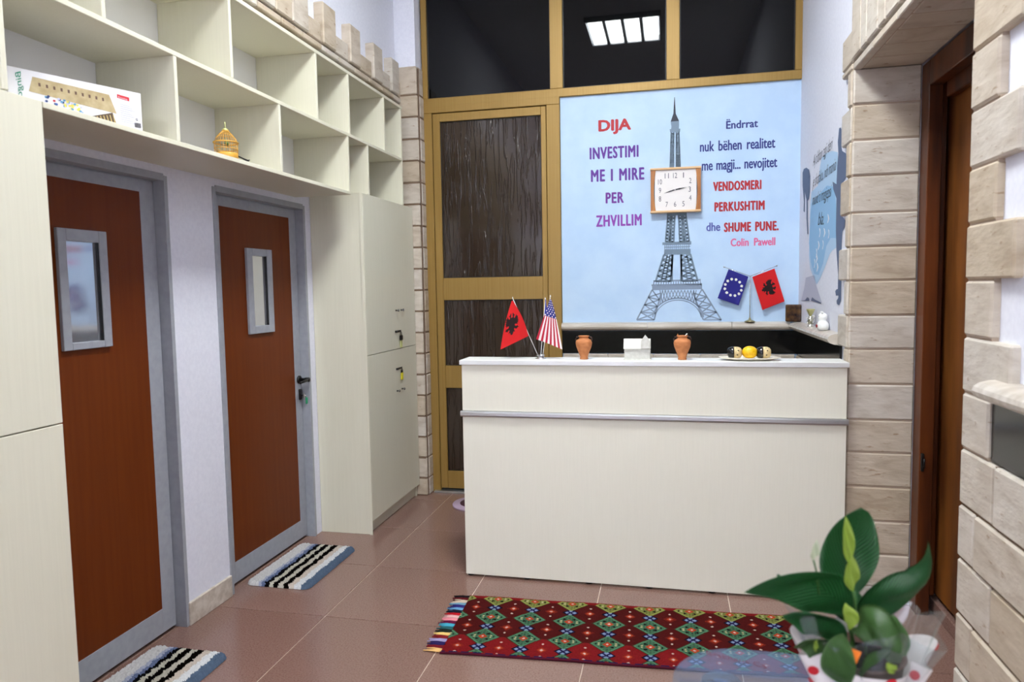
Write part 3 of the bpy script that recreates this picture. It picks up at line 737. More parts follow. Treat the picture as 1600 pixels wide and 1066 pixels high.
for k in range(1, 13):
    a = PI/2-k*PI/6; x, z = math.cos(a), math.sin(a); q = max(abs(x), abs(z)); x, z = cc.x+.098*x/q, cc.z+.094*z/q
    if k in (11, 1, 5, 7): x = cc.x+(.054 if k in (1, 5) else -.054)
    if k in (10, 2, 4, 8): z = cc.z+(.056 if k in (10, 2) else -.056)
    w_ = .015 if k < 10 else .026
    if k == 1: w_ = .006
    if k == 3: x -= .004
    f = lambda u, t, x=x, z=z, w_=w_: Vector((x-w_/2+w_*u, Yf+.0085, z-.017+.034*t))
    text_mesh('numeral', str(k), num, ck, 0, 0, 0, 0, 0, .0, plane=f)
def hand(ang, L, w, name):
    d = Vector((math.cos(ang), 0, math.sin(ang))); n = Vector((-d.z, 0, d.x))*w; o = cc+Vector((0, -.003, 0))
    G().prism([o-d*.018+n*.5, o+d*.03+n, o+d*L, o+d*.03-n, o-d*.018-n*.5], (0, -.0012, 0)).build(name, M['ink'], ck)
hand(math.radians(196), .078, .0035, 'minute_hand'); hand(math.radians(10), .074, .0045, 'hour_hand')
G().lathe([(0, -.006), (.004, -.006), (.004, 0), (0, 0)], tuple(cc), None, 12, 'Y').build('hub', M['chrome'], ck)

# ------------------------------------------------------------------ flags
def inpoly(x, y, P):
    c = False; j = len(P)-1
    for i in range(len(P)):
        if (P[i][1] > y) != (P[j][1] > y) and x < (P[j][0]-P[i][0])*(y-P[i][1])/(P[j][1]-P[i][1])+P[i][0]: c = not c
        j = i
    return c
# two-headed eagle, right half outline in a unit box centred on 0 (x to the side, y up)
EH = [(0, .30), (.05, .30), (.07, .40), (.06, .50), (.14, .50), (.20, .42), (.30, .40), (.22, .36), (.17, .33), (.16, .26), (.24, .26), (.36, .36), (.44, .40), (.40, .30), (.50, .30), (.43, .22), (.50, .18), (.42, .14), (.48, .07), (.39, .06), (.43, -.03), (.34, -.02), (.36, -.10), (.28, -.06), (.20, -.04), (.18, -.12), (.30, -.16), (.36, -.12), (.34, -.20), (.40, -.24), (.30, -.26), (.24, -.30), (.16, -.22), (.12, -.26), (.17, -.40), (.09, -.36), (.05, -.48), (0, -.50)]
EAGLE = EH + [(-x, y) for x, y in EH[::-1]]
def star(x, y, r):
    a = math.atan2(y, x); d = math.hypot(x, y)
    if d > r: return False
    k = (a-PI/2) % (2*PI/5); k = min(k, 2*PI/5-k)
    return d*math.cos(k-PI/5)*1.0 < r*.5 or d < r*(1-.95*k)
def cloth(name, parent, S, colf, nu, nv, mat):
    g = G(); g.grid(S, nu, nv); me = bpy.data.meshes.new(name)
    lay = g.bm.loops.layers.float_color.new('Col'); g.bm.faces.ensure_lookup_table()
    for i, f in enumerate(g.bm.faces):
        a, b = divmod(i, nv); c = colf((a+.5)/nu, (b+.5)/nv)
        for l in f.loops: l[lay] = c
    g.bm.to_mesh(me); g.bm.free(); me.materials.append(mat)
    o = link(name, me, parent)
    return o
A_RED, A_BLK = srgb(206, 22, 26), srgb(30, 12, 14)
def alb(aspect, ex, ey, sz, rot=0):                 # eagle centre and size in flag units (u along the pole side length, v across)
    def f(u, v):
        x, y = (u-ex)*aspect/sz, (v-ey)/sz
        if rot: x, y = y, -x
        return A_BLK if inpoly(x, y, EAGLE) else A_RED
    return f
EU_B, EU_S = srgb(38, 36, 128), srgb(232, 232, 220)
def eu(aspect):
    def f(u, v):
        x, y = (u-.5)*aspect, v-.5
        for k in range(12):
            a = 2*PI*k/12
            if math.hypot(x-.27*math.cos(a), y-.27*math.sin(a)) < .042: return EU_S
        return EU_B
    return f
U_B, U_R, U_W = srgb(44, 50, 130), srgb(186, 30, 56), srgb(240, 226, 226)
def us(u, v):                                       # u along fly, v down from the top
    if u < .40 and v < 7/13:
        p = u/.4*11; q = v/(7/13)*9
        i, j = int(p), int(q)
        if (i+j) % 2 == 1 and math.hypot(p-i-.5, q-j-.5) < .42: return U_W
        return U_B
    return U_R if int(v*13) % 2 == 0 else U_W
def bil(c, amp=0, waves=2, off=0, out=Vector((0, -1, 0))):
    c = [Vector(p) for p in c]                      # c00, c10, c11, c01
    def S(u, v):
        p = c[0]*(1-u)*(1-v)+c[1]*u*(1-v)+c[2]*u*v+c[3]*(1-u)*v
        return p + out*amp*math.sin(2*PI*waves*u+off)*(.3+.7*v)
    return S
# two-flag stand on the ledge of the blue wall
YS = YB-.035
fs = thing('table_flag_stand', 'gilt stand with hanging blue star flag and red eagle flag on the wall ledge', 'flag', (.514, YS, 1.25))
sx = .514
g = G(); g.lathe([(.034, 0), (.034, .003), (.018, .010), (.008, .014), (.006, .024), (.003, .026)], (sx, YS, 1.2505), None, 24); g.build('base', plain('gilt_metal', (190, 176, 130), .25, .8), fs)
G().tube([(sx, YS, 1.27), (sx, YS, 1.551)], .0028, None, 8).build('pole', M['chrome'], fs)
for s_, name in ((-1, 'left'), (1, 'right')):
    g = G(); e = (sx+s_*.165, YS, 1.613); g.tube([(sx, YS, 1.549), e], .002, None, 8); g.lathe([(0, -.006), (.005, -.003), (.005, .003), (0, .006)], e, None, 10, 'X'); g.build('crossbar', M['chrome'], fs)
yo = YS-.004
cloth('flag_cloth', fs, bil([(.378, yo, 1.598), (.503, yo, 1.546), (.443, yo, 1.358), (.309, yo, 1.408)], .004, 1), eu(.68), 60, 84, M['attr'])
def alb2(u, v):
    x, y = (u-.52)*.72/.44, (v-.47)/.44
    return A_BLK if inpoly(y*.9, x, EAGLE) else A_RED
cloth('flag_cloth', fs, bil([(.527, yo, 1.544), (.664, yo, 1.596), (.728, yo, 1.382), (.592, yo, 1.327)], .004, 1, 1), alb2, 60, 84, M['attr'])
# three small flags in a chrome base on the counter ledge
YD = CY+.075; ZT = 1.136
b0 = at(845, 561, YD); b0.z = ZT
fl = thing('flag_trio_stand', 'small chrome stand with a red eagle flag and a striped starred flag on the counter', 'flag', b0)
g = G(); g.lathe([(.028, 0), (.028, .004), (.018, .007), (.016, .012), (.004, .016)], (b0.x, YD, ZT), None, 24); g.tube([(b0.x-.02, YD, ZT+.018), (b0.x+.02, YD, ZT+.018)], .004, None, 8); g.build('base', M['chrome'], fl)
tip1, tip2, tip3 = at(801, 466, YD), at(860, 463, YD-.012), at(852, 467, YD+.02)
for tp, dx in ((tip1, -.012), (tip2, .010), (tip3, .0)):
    g = G(); g.tube([(b0.x+dx, YD, ZT+.012), tp], .0016, None, 6); g.lathe([(0, -.004), (.0035, 0), (0, .008)], tuple(tp), None, 8); g.build('pole', M['white'], fl)
def free_flag(px, Yp, colf, nu, nv, amp=.006, waves=1.5, off=0):
    cs = [at(u, v, Yp) for u, v in px]
    return cloth('flag_cloth', fl, bil(cs, amp, waves, off), colf, nu, nv, M['attr'])
def red_drape(u, v):
    x, y = (u-.50)*1.25/.62, (v-.40)/.62
    return A_BLK if inpoly(-x, y*-1, EAGLE) else A_RED
q1 = [at(u, v, YD) for u, v in ((800, 470), (783, 545), (823, 525), (815, 496))]
def Sred(u, v):                    # folded triangle hanging from the pole
    top = q1[0].lerp(q1[0]+Vector((.006, 0, 0)), v); 
    L = at(800-17*u-2*math.sin(PI*u), 470+76*u, YD); R = at(802+24*u+3*math.sin(PI*u), 470+55*u, YD)
    p = L.lerp(R, v); p.y += -.006-.008*math.sin(PI*v*1.6+u)*u - .002
    return p
cloth('flag_cloth', fl, Sred, lambda u, v: A_BLK if inpoly((v-.40)/.80, (.54-u)/.50, EAGLE) else A_RED, 80, 60, M['attr'])
def Sus(u, v):                     # u down the cloth, v across
    L = at(859-21*u, 468+62*u, YD-.014); R = at(861+18*u**.8, 468+78*u, YD-.014)
    p = L.lerp(R, v); p.y += -.006*math.sin(PI*2*v+2*u)*u
    return p
def uscol(u, v):
    if u < .40:
        p, q = u/.4*8, v*7; i, j = int(p), int(q)
        return U_W if (i+j) % 2 and math.hypot(p-i-.5, q-j-.5) < .36 else U_B
    return U_R if int(v*11.99) % 2 == 0 else U_W
cloth('flag_cloth', fl, Sus, uscol, 80, 60, M['attr'])
def Sblue(u, v):
    L = at(852-6*u, 468+60*u, YD+.018); R = at(853+6*u, 468+66*u, YD+.018)
    p = L.lerp(R, v); return p
cloth('flag_cloth', fl, Sblue, lambda u, v: srgb(40, 50, 140), 10, 6, M['attr'])

# ------------------------------------------------------------------ things on the counter ledge
def vase(u, label, broken=False):
    p = at(u, 562, YD); x = p.x
    r = thing('terracotta_vase', label, 'vase', (x, YD, ZT), 'terracotta amphora vases on the counter')
    hh = .118
    prof = [(.0, 0), (.020, 0), (.0205, .006), (.019, .012), (.027, .035), (.038, .062), (.0415, .082), (.038, .096), (.025, .103), (.0225, .108), (.026, .114), (.028, .118), (.023, .118), (.020, .108), (.018, .10), (0, .098)]
    G().lathe(prof, (x, YD, ZT), None, 32).build('body', M['terracotta'], r)
    for s_ in (-1, 1):
        G().tube([(x+s_*.024, YD-.004, ZT+.112), (x+s_*.036, YD-.004, ZT+.111), (x+s_*.041, YD-.004, ZT+.102), (x+s_*.037, YD-.004, ZT+.090)], .0042, None, 8).build('handle', M['dark_clay'], r)
    if broken:
        G().tube([(x-.020, YD, ZT+.114), (x-.022, YD, ZT+.126)], .0025, None, 6).build('stick', M['terracotta'], r)
        G().tube([(x+.012, YD, ZT+.114), (x+.018, YD, ZT+.122), (x+.024, YD, ZT+.127)], .003, None, 6).build('stick', M['white'], r)
    return r
vase(912.5, 'terracotta vase with dark handles standing between the flags and the white house')
vase(1066, 'terracotta vase with dark handles standing between the white house and the plate', True)
p = at(996, 562, YD); x = p.x; W = .062
hs = thing('model_house', 'white plaster model house with a pointed side gable on the counter', 'ornament', (x, YD, ZT))
g = G(); g.box(x-W-.004, x+W+.006, YD-.035, YD+.035, ZT, ZT+.006, bev=.001); g.box(x-W, x+W, YD-.03, YD+.03, ZT+.006, ZT+.058, bev=.001)
for k in range(5): g.box(x-W-.0015, x+W+.0015, YD-.0315, YD+.0315, ZT+.012+k*.010, ZT+.014+k*.010)
g.build('walls', M['plaster_white'], hs)
g = G(); g.prism([(x-W-.004, YD-.037, ZT+.055), (x-W-.004, YD+.037, ZT+.055), (x-W-.004, YD+.034, ZT+.060), (x-W+.002, YD, ZT+.102), (x-W-.004, YD-.034, ZT+.060)][:2]+[(x-W-.004, YD+.004, ZT+.103), (x-W-.004, YD-.004, ZT+.103)], (2*W+.006, 0, 0)); g.build('roof', M['plaster_white'], hs)
g = G(); g.prism([(x+.018, YD-.042, ZT+.058), (x+.060, YD-.042, ZT+.058), (x+.061, YD-.042, ZT+.092), (x+.038, YD-.042, ZT+.122), (x+.019, YD-.042, ZT+.094)], (0, .05, 0)); g.build('gable', M['plaster_white'], hs)
p = at(1171, 562, YD); x = p.x
G1 = G().lathe([(0, .002), (.05, 0), (.085, .001), (.13, .009), (.142, .013), (.142, .0155), (.13, .0125), (.085, .0055), (0, .005)], (x, YD, ZT), None, 48, sc=(1, .52))
tag(G1.build('oval_plate', M['plate']), 'shallow ivory oval plate holding a lemon and two black ornaments', 'plate')
def egg(x, r, L, name, m, label, cat, nose=0, band=None):
    prof = []
    n = 20
    for k in range(n+1):
        t = PI*k/n; rr = r*math.sin(t)**(.8 if not nose else 1); prof.append((rr, -L*math.cos(t)))
    if nose: prof[-1] = (0, L*1.13); prof[-2] = (prof[-2][0]*.75, L*1.06)
    g = G().lathe(prof, (x, YD, ZT+.0065+r), None, 28, 'X'); return tag(g.build(name, m), label, cat)
egg(x+.001, .0305, .036, 'lemon', M['lemon'], 'yellow lemon in the middle of the ivory plate', 'fruit', 1)
def barrel(cx, label, s_):
    r = thing('lacquered_ornament', label, 'ornament', (cx, YD, ZT+.007), 'black and cream ornaments on the plate')
    R = .029
    G().lathe([(0, -.034), (.016, -.034), (.024, -.028), (R, -.012), (R, -.006)], (cx-.001 if s_ > 0 else cx, YD, ZT+.0065+R), None, 28, 'X').build('shell', M['blacklacquer'], r)
    G().lathe([(R*.99, -.006), (R*.97, .012), (.024, .024), (.016, .030), (0, .031)] , (cx, YD, ZT+.0065+R), None, 28, 'X').build('carved_face', M['gourd'], r)
    for k, (a, b) in enumerate(((.6, .006), (1.1, .012), (1.9, .008))):
        G().lathe([(0, -.0010), (.0035, -.0006), (.0035, .0006), (0, .0010)], (cx+b, YD-R*math.sin(a)*.98, ZT+.0065+R+R*math.cos(a)*.9), None, 8, 'Y').build('spot', M['dark_clay'], r)
barrel(x-.066, 'black ornament with a cream carved face left of the lemon', 1); barrel(x+.066, 'black lacquered ornament with a cream end right of the lemon', 1)

# ------------------------------------------------------------------ ornaments on the right ledge
XLd = XR-.034
po = atX(1243, 503, XLd); 
g = G(); g.box(-.010, .010, -.050, .050, 0, .112, bev=.009, seg=3)
o = g.build('picture_tile', textured('brown_marbled_print', (34, 20, 26), (96, 66, 34), (30, 30, 30), .25, nscale=1)); tag(o, 'small dark brown marbled tile leaning in the corner of the ledge', 'ornament'); o.location = (.775, 4.83, 1.2505); o.rotation_euler = (0, 0, math.radians(62))
Xo, Yo = XLd, 4.32
g = thing('foil_figurine', 'silvery foil figurine with a pale gold top beside the dark tile', 'ornament', (Xo, Yo, 1.25))
b = G(); b.lathe([(0, 0), (.017, 0), (.017, .003), (.008, .008), (.012, .02), (.017, .034), (.014, .046), (.007, .054), (.006, .06)], (Xo, Yo, 1.2505), None, 10); 
for k in range(14):
    a = k*2.4; rr = .016+.004*math.sin(k); z = 1.262+.045*k/14
    b.tube([(Xo+rr*math.cos(a)*.6, Yo+rr*math.sin(a)*.6, z), (Xo+rr*1.4*math.cos(a), Yo+rr*1.4*math.sin(a), z+.012)], [.004, .001], None, 5)
b.build('body', M['silver'], g)
G().lathe([(.004, .058), (.010, .066), (.022, .092), (.024, .100), (.020, .098), (.008, .07), (0, .066)], (Xo, Yo, 1.2505), None, 12).build('top', plain('pale_gold_foil', (200, 196, 140), .3, .7), g)
Yo = 3.985
g = thing('ceramic_figurine', 'round white ceramic animal figurine with red marks at the ledge end', 'ornament', (Xo, Yo, 1.25))
b = G(); b.lathe([(0, 0), (.024, 0), (.030, .012), (.030, .030), (.022, .044), (.017, .050), (.0215, .060), (.0225, .070), (.019, .082), (.010, .089), (0, .091)], (Xo, Yo, 1.2505), None, 28); b.build('body', M['white'], g)
b = G(); b.tube([(Xo-.006, Yo+.006, 1.336), (Xo-.007, Yo+.008, 1.346), (Xo-.006, Yo+.006, 1.35)], [.006, .005, .001], None, 8); b.tube([(Xo-.004, Yo-.010, 1.336), (Xo-.004, Yo-.012, 1.345), (Xo-.003, Yo-.011, 1.349)], [.006, .005, .001], None, 8); b.build('ears', M['white'], g)
redp = ink('red_glaze', (160, 40, 44))
G().lathe([(0, -.001), (.003, -.0005), (.003, .001), (0, .002)], (Xo-.0215, Yo-.004, 1.322), None, 8, 'X').build('eye', M['ink'], g)
b = G(); b.lathe([(0, -.003), (.008, -.002), (.008, .002), (0, .003)], (Xo-.030, Yo-.006, 1.272), None, 12, 'X'); b.tube([(Xo-.026, Yo+.018, 1.262), (Xo-.028, Yo+.018, 1.276), (Xo-.022, Yo+.016, 1.288)], .004, None, 8); b.build('red_marks', redp, g)

# ------------------------------------------------------------------ game box and bird cage on the shelf
A = Vector((-1.945, 1.800, 2.0635)); B = Vector((-1.788, 2.168, 2.0635)); d = (B-A); Lb = d.length; d.normalize(); nrm = Vector((d.y, -d.x, 0)); Hb = .128
bx = thing('game_box', 'white cardboard box with a printed wooden board game lying on the lowest shelf', 'box', A)
M['card'] = plain('white_card', (228, 226, 232), .5)
def bp(u, t, o=0): return A + d*(u*Lb) + Vector((0, 0, t*Hb)) + nrm*o
g = G(); g.prism([bp(0, 0), bp(1, 0), bp(1, 1), bp(0, 1)], -nrm*.11); g.build('carton', M['card'], bx)
def bpoly(pts, m, o=.0006, nm='print'):
    gg = G(); gg.poly([bp(u, t, o) for u, t in pts], m); return gg
tan = textured('printed_board', (170, 150, 110), (190, 172, 134), (40, 40, 40), .5)
pr = G()
pr.poly([bp(*q, .0006) for q in ((.17, .86), (.735, .80), (.79, .34), (.14, .50))], tan)
for k in range(10): 
    uu = .215+.052*k; pr.poly([bp(uu-.008, .74-.006*k, .001), bp(uu+.008, .74-.006*k, .001), bp(uu+.009, .66-.006*k, .001), bp(uu-.006, .66-.006*k, .001)], ink('print_brown', (100, 74, 60)))
pr.poly([bp(*q, .0006) for q in ((.80, .86), (.90, .83), (.90, .73), (.80, .76))], ink('print_red', (200, 40, 50)))
random.seed(3)
cols = [ink('print_blue', (60, 96, 170)), ink('print_cyan', (90, 150, 190)), ink('print_red2', (200, 50, 60)), ink('print_navy', (40, 60, 110)), ink('print_yellow', (226, 210, 90)), ink('print_lilac', (190, 190, 226))]
for k in range(46):
    uu = .25+.27*random.random(); tt = .40-.17*(uu-.25)/.27+random.uniform(-.10, .12); c = cols[random.choice((0, 1, 2, 3, 5)) if uu < .38 else random.choice((4, 4, 1, 5))]
    s_ = .011
    pr.poly([bp(uu+s_*math.cos(a), tt+s_*2.6*math.sin(a), .0008+.00002*k) for a in (0, 1.05, 2.1, 3.14, 4.2, 5.2)], c)
pr.poly([bp(*q, .0007) for q in ((.56, .14), (.755, .35), (.785, .06))], ink('print_dark', (84, 66, 48)))
for k in range(7): pr.poly([bp(.60+.026*k, .17+.022*k, .0011), bp(.606+.026*k, .17+.022*k, .0011), bp(.62+.026*k, .09, .0011), bp(.612+.026*k, .09, .0011)], ink('print_gold', (200, 176, 110)))
for k in range(9): pr.poly([bp(.82, .62-.055*k, .0008), bp(.90+.02*(k % 3), .60-.055*k, .0008), bp(.90+.02*(k % 3), .588-.055*k, .0008), bp(.82, .608-.055*k, .0008)], ink('print_grey', (176, 178, 196)))
for k in range(10): pr.poly([bp(.935+.0055*k, .20, .0008), bp(.938+.0055*k, .20, .0008), bp(.938+.0055*k, .07, .0008), bp(.935+.0055*k, .07, .0008)], M['ink'])
pr.build('print', None, bx, recalc=False)
f = lambda u, t: bp(.085-.05*t+.02, .93-.62*u, .0009)
text_mesh('lettering', 'Bingo', ink('print_green', (20, 140, 110)), bx, 0, 0, 0, 0, 0, .0, plane=f, shear=.3)
f = lambda u, t: bp(.808+.075*u, .765-.02*u+.045*t+.0, .0012)
text_mesh('lettering', 'Domino', M['card'], bx, 0, 0, 0, 0, 0, .0, plane=f)
f = lambda u, t: bp(.945+.018*u, .25+.07*t, .0012)
text_mesh('lettering', 'G', M['ink'], bx, 0, 0, 0, 0, 0, .03, plane=f)

cg = thing('bird_cage', 'small domed yellow bamboo bird cage ornament on the lowest shelf', 'ornament', (-1.842, 2.735, 2.063))
cx, cy, cz = -1.828, 2.705, 2.0635; R = .046
G().lathe([(0, 0), (R, 0), (R+.002, .004), (R+.002, .018), (R, .022), (R-.006, .022), (R-.006, .006), (0, .006)], (cx, cy, cz), None, 36).build('base', M['bamboo'], cg)
def ring(r, z, th=.002):
    g.tube([(cx+r*math.cos(2*PI*k/28), cy+r*math.sin(2*PI*k/28), cz+z) for k in range(29)], th, None, 6, False)
g = G(); ring(R, .040, .0018); ring(R+.003, .066, .003); ring(R*.62, .098, .0014); ring(.012, .115, .003)
g.build('hoops', M['bamboo'], cg)
nb = 26
for k in range(nb):
    a = 2*PI*k/nb; c_, s_ = math.cos(a), math.sin(a)
    q = G().tube([(cx+R*c_, cy+R*s_, cz+.020), (cx+(R+.001)*c_, cy+(R+.001)*s_, cz+.066), (cx+R*.86*c_, cy+R*.86*s_, cz+.084), (cx+R*.5*c_, cy+R*.5*s_, cz+.104), (cx+.010*c_, cy+.010*s_, cz+.117)], .0010, None, 5, False).build('bar', M['bamboo'], cg)
g = G(); g.lathe([(.010, .114), (.013, .120), (.006, .126), (0, .127)], (cx, cy, cz), None, 16); g.tube([(cx, cy, cz+.125), (cx, cy, cz+.152)], .0022, M['pale_tag'], 8); g.build('hook', M['bamboo'], cg)
b = G(); b.lathe([(0, -.016), (.006, -.010), (.009, 0), (.006, .010), (0, .018)], (cx+.012, cy-.010, cz+.062), None, 12, 'Y'); b.lathe([(0, -.006), (.006, 0), (0, .006)], (cx+.012, cy-.022, cz+.070), None, 10); b.build('toy_bird', plain('green_feather', (96, 120, 70), .7), cg)
G().tube([(cx+.010, cy-.05, cz+.05), (cx+.010, cy+.05, cz+.05)], .0015, None, 6).build('perch', M['dark_clay'], cg)
b = G(); b.tube([(cx+.043, cy+.01, cz+.012), (cx+.043, cy+.05, cz+.008), (cx+.042, cy+.09, cz+.004), (cx+.040, cy+.105, cz+.010)], [.003, .003, .005, .003], None, 8); b.build('door_pin', M['blackmetal'], cg)

# ------------------------------------------------------------------ mats and rug
def shag_mat(y0, y1, label):
    x0, x1 = -2.128, -1.772
    r = thing('striped_bath_mat', label, 'mat', ((x0+x1)/2, (y0+y1)/2, 0), 'striped mats in front of the brown doors')
    st = [(.05, (214, 212, 212)), (.22, (206, 204, 204)), (.27, (170, 174, 196)), (.325, (104, 116, 150)), (.39, (14, 14, 18)), (.455, (196, 192, 178)), (.535, (10, 8, 8)), (.61, (194, 188, 176)), (.69, (12, 9, 8)), (.78, (204, 190, 178)), (.885, (218, 218, 220)), (1.1, (88, 104, 126))]
    rnd = random.Random(5)
    nu, nv = 86, 140
    wob = [[rnd.uniform(-1, 1) for _ in range(nv+1)] for _ in range(nu+1)]
    def S(u, v):
        a, b = round(u*nu), round(v*nv)
        ex, ey = min(u, 1-u)*(x1-x0), min(v, 1-v)*(y1-y0)
        # rounded corners
        x, y = x0+(x1-x0)*u, y0+(y1-y0)*v; rc = .04
        dx, dy = max(0, rc-ex), max(0, rc-ey)
        if dx > 0 and dy > 0:
            k = max(dx, dy)/max(1e-6, math.hypot(dx, dy)); 
            cxx = x0+rc if u < .5 else x1-rc; cyy = y0+rc if v < .5 else y1-rc
            x = cxx+(x-cxx)*k; y = cyy+(y-cyy)*k
        e = min(ex, ey); hh = .018*min(1, (e/.012))**.5 if e > 0 else 0
        h = .002+hh*(1+.25*wob[a][b])
        return Vector((x+.0012*wob[b % nu][a % nv], y+.0012*wob[a][(b*7) % nv], h))
    def cf(u, v):
        uu = u+.010*math.sin(40*v+3*math.sin(9*v))+.008*rnd.uniform(-1, 1)
        for t, c in st:
            if uu < t: break
        k = rnd.uniform(.88, 1.08); s = srgb(*c); return (min(1, s[0]*k), min(1, s[1]*k), min(1, s[2]*k), 1)
    o = cloth('pile', r, S, cf, nu, nv, M['shag'])
    return r
shag_mat(3.135, 3.705, 'striped white, black and blue shaggy mat at the second brown door')
shag_mat(1.92, 2.49, 'striped white, black and blue shaggy mat in the bottom left corner')

def kilim():
    r = thing('woven_rug', 'red kilim runner with green and blue diamonds lying before the counter', 'rug', (-.2, 2.98, 0))
    Ax, Bx = Vector((-.925, 2.672, 0)), Vector((-.952, 3.212, 0)); Cx, Dx = Vector((.56, 2.765, 0)), Vector((.545, 3.262, 0))
    L, Wd = 1.48, .52; p = .176; q = .176
    dR, dG, yG = srgb(88, 22, 22), srgb(78, 122, 92), srgb(138, 144, 74)
    bR = srgb(140, 28, 32); black = srgb(24, 20, 22); navy = srgb(34, 28, 78); lb = srgb(150, 166, 206); wh = srgb(236, 206, 190); orr = srgb(198, 74, 44); line = srgb(70, 52, 36); lg = srgb(130, 176, 130); pale = srgb(206, 200, 150)
    rnd = random.Random(2)
    def cf(u, v):                       # v: 0 near edge .. 1 far edge
        x = u*L+.03; y = (1-v)*Wd-.022   # y from far edge
        if v < .02: return navy if (int(x*60) % 3) else bR
        i = round(x/p); j = round(y/q); fx, fy = x/p-i, y/q-j          # green diamond centres
        if abs(fx)/.40+abs(fy)/.40 < 1:
            e = abs(fx)/.40+abs(fy)/.40; base = yG if j == 0 else dG; c = base
            if e > .88: c = tuple(min(1, k*1.5) for k in base[:3])+(1,)
            elif abs(fx)+abs(fy) < .04: c = wh
            elif abs(fx)+abs(fy) < .12: c = orr
            elif e < .85:
                a, b = abs(fx), abs(fy)
                if abs(a-.20)+abs(b-.04) < .035: c = pale
                elif (abs(a-.12)+abs(b-.13) < .05): c = black
                elif int((a*46)) % 3 == 0 and int(b*46) % 3 == 1: c = black
                elif abs(a-.27) + b < .03: c = black
            return c
        bj = math.floor(y/q); by = y/q-bj-.5                              # blue flower centres (i, bj+.5)
        if abs(fx)+abs(by) < .22:
            for ox, oy in ((.095, 0), (-.095, 0), (0, .095), (0, -.095)):
                if abs(fx-ox)+abs(by-oy) < .058: return lb
            return navy if abs(fx)+abs(by) < .19 else black
        di = math.floor(x/p); dx, dy = x/p-di-.5, by
        m_ = bR if bj >= 2 else dR
        if y < .0: return bR
        if abs(dx)+abs(dy) < .045: return wh
        if abs(dx)+abs(dy) < .10: return orr
        if abs(dx)+abs(dy) < .16 and int((abs(dx)+abs(dy))*60) % 2: return srgb(150, 44, 30)
        if abs(dx)+abs(abs(dy)-.27) < .038: return wh
        ee = abs(abs(fx)/.40+abs(fy)/.40-1.06)
        if ee < .05: return line
        return m_
    def cf2(u, v):
        c = cf(u, v); k = rnd.uniform(.50, .72); return (min(1, c[0]*k), min(1, c[1]*k), min(1, c[2]*k), 1)
    def S(u, v):
        a = Ax.lerp(Cx, u); b = Bx.lerp(Dx, u); pt = a.lerp(b, v)
        pt.y += .004*math.sin(7*u)*(1-v); pt.z = .009+.0012*math.sin(23*u+5*v)
        return pt
    o = cloth('woven_field', r, S, cf2, 460, 156, M['rug'])
    # rolled near and side edges give the weave its thickness
    g = G(); g.tube([S(k/40, 0)-Vector((0, 0, .004)) for k in range(41)], .0052, None, 8); g.build('bound_edge', plain('dark_red_binding', (70, 16, 34), .9, spec=.1), r)
    g = G(); g.tube([S(k/40, 1)-Vector((0, 0, .004)) for k in range(41)], .005, None, 8); g.build('bound_edge', plain('red_binding', (120, 30, 34), .9, spec=.1), r)
    cols = [(232, 186, 120), (110, 26, 36), (44, 34, 84), (160, 150, 190), (120, 30, 34), (232, 196, 120), (28, 40, 34), (40, 90, 96), (70, 160, 186), (96, 24, 60), (230, 140, 150), (226, 170, 170), (170, 26, 36), (26, 28, 44), (100, 150, 190), (50, 44, 110), (110, 150, 170), (200, 180, 160), (90, 24, 30), (30, 22, 26)]
    n = len(cols)
    for k, c in enumerate(cols):
        g = G(); v = (k+.5)/n
        m_ = plain('wool_%d' % k, c, .95, spec=.1)
        for s_ in range(5):
            vv = v+(s_-2)*.0085; a = S(0, min(1, max(0, vv)))
            L_ = .065+rnd.uniform(-.012, .014); w_ = rnd.uniform(-.010, .010)
            g.tube([a+Vector((.004, 0, -.002)), a+Vector((-L_*.5, w_*.5, -.0015)), a+Vector((-L_, w_, -.005))], [.0032, .0032, .0022], m_, 6)
        g.build('tassel', None, r)
    return r
kilim()
g = G(); cx, cy = -1.317, 4.63
r = thing('round_mat', 'round lavender mat with a plum centre on the floor behind the counter', 'mat', (cx, cy, 0))
G().lathe([(0, 0), (.156, 0), (.158, .010), (.154, .016), (0, .016)], (cx, cy, .0005), None, 48).build('rim', plain('lavender_felt', (178, 156, 178), .6), r)
G().lathe([(0, .0165), (.105, .0165), (.105, .019), (0, .019)], (cx, cy, .0005), None, 40).build('centre', plain('plum_felt', (72, 34, 48), .7), r)

# ------------------------------------------------------------------ glass table and wrapped peace lily in front
TZ = .80
tb = thing('glass_table', 'blue-tinted glass table with rounded corners under the potted plant', 'table', (.22, 1.05, 0))
def rrect(x0, x1, y0, y1, r, z, n=10):
    P = []
    for cx_, cy_, a0 in ((x1-r, y1-r, 0), (x0+r, y1-r, 90), (x0+r, y0+r, 180), (x1-r, y0+r, 270)):
        for k in range(n+1):
            a = math.radians(a0+90*k/n); P.append((cx_+r*math.cos(a), cy_+r*math.sin(a), z))
    return P
g = G(); g.prism(rrect(.005, .435, .72, 1.372, .13, TZ-.006), (0, 0, .006)); g.build('glass_top', M['table_glass'], tb)
for lx, ly in ((.09, .82), (.35, .82), (.09, 1.26), (.35, 1.26)):
    g = G(); g.tube([(lx, ly, TZ-.008), (lx, ly, .0)], .018, None, 14); g.lathe([(0, TZ-.012), (.035, TZ-.012), (.035, TZ-.0062), (0, TZ-.0062)], (lx, ly, 0), None, 20); g.build('leg', M['chrome'], tb)
f = lambda u, t: Vector((.068+.105*u, 1.338-.030*u+.016*t, TZ+.0006))
text_mesh('lettering', 'Brakhaus Ca', ink('lettering_red', (90, 40, 60)), tb, 0, 0, 0, 0, 0, .0, plane=f)  # thin dark red letters just above the glass top

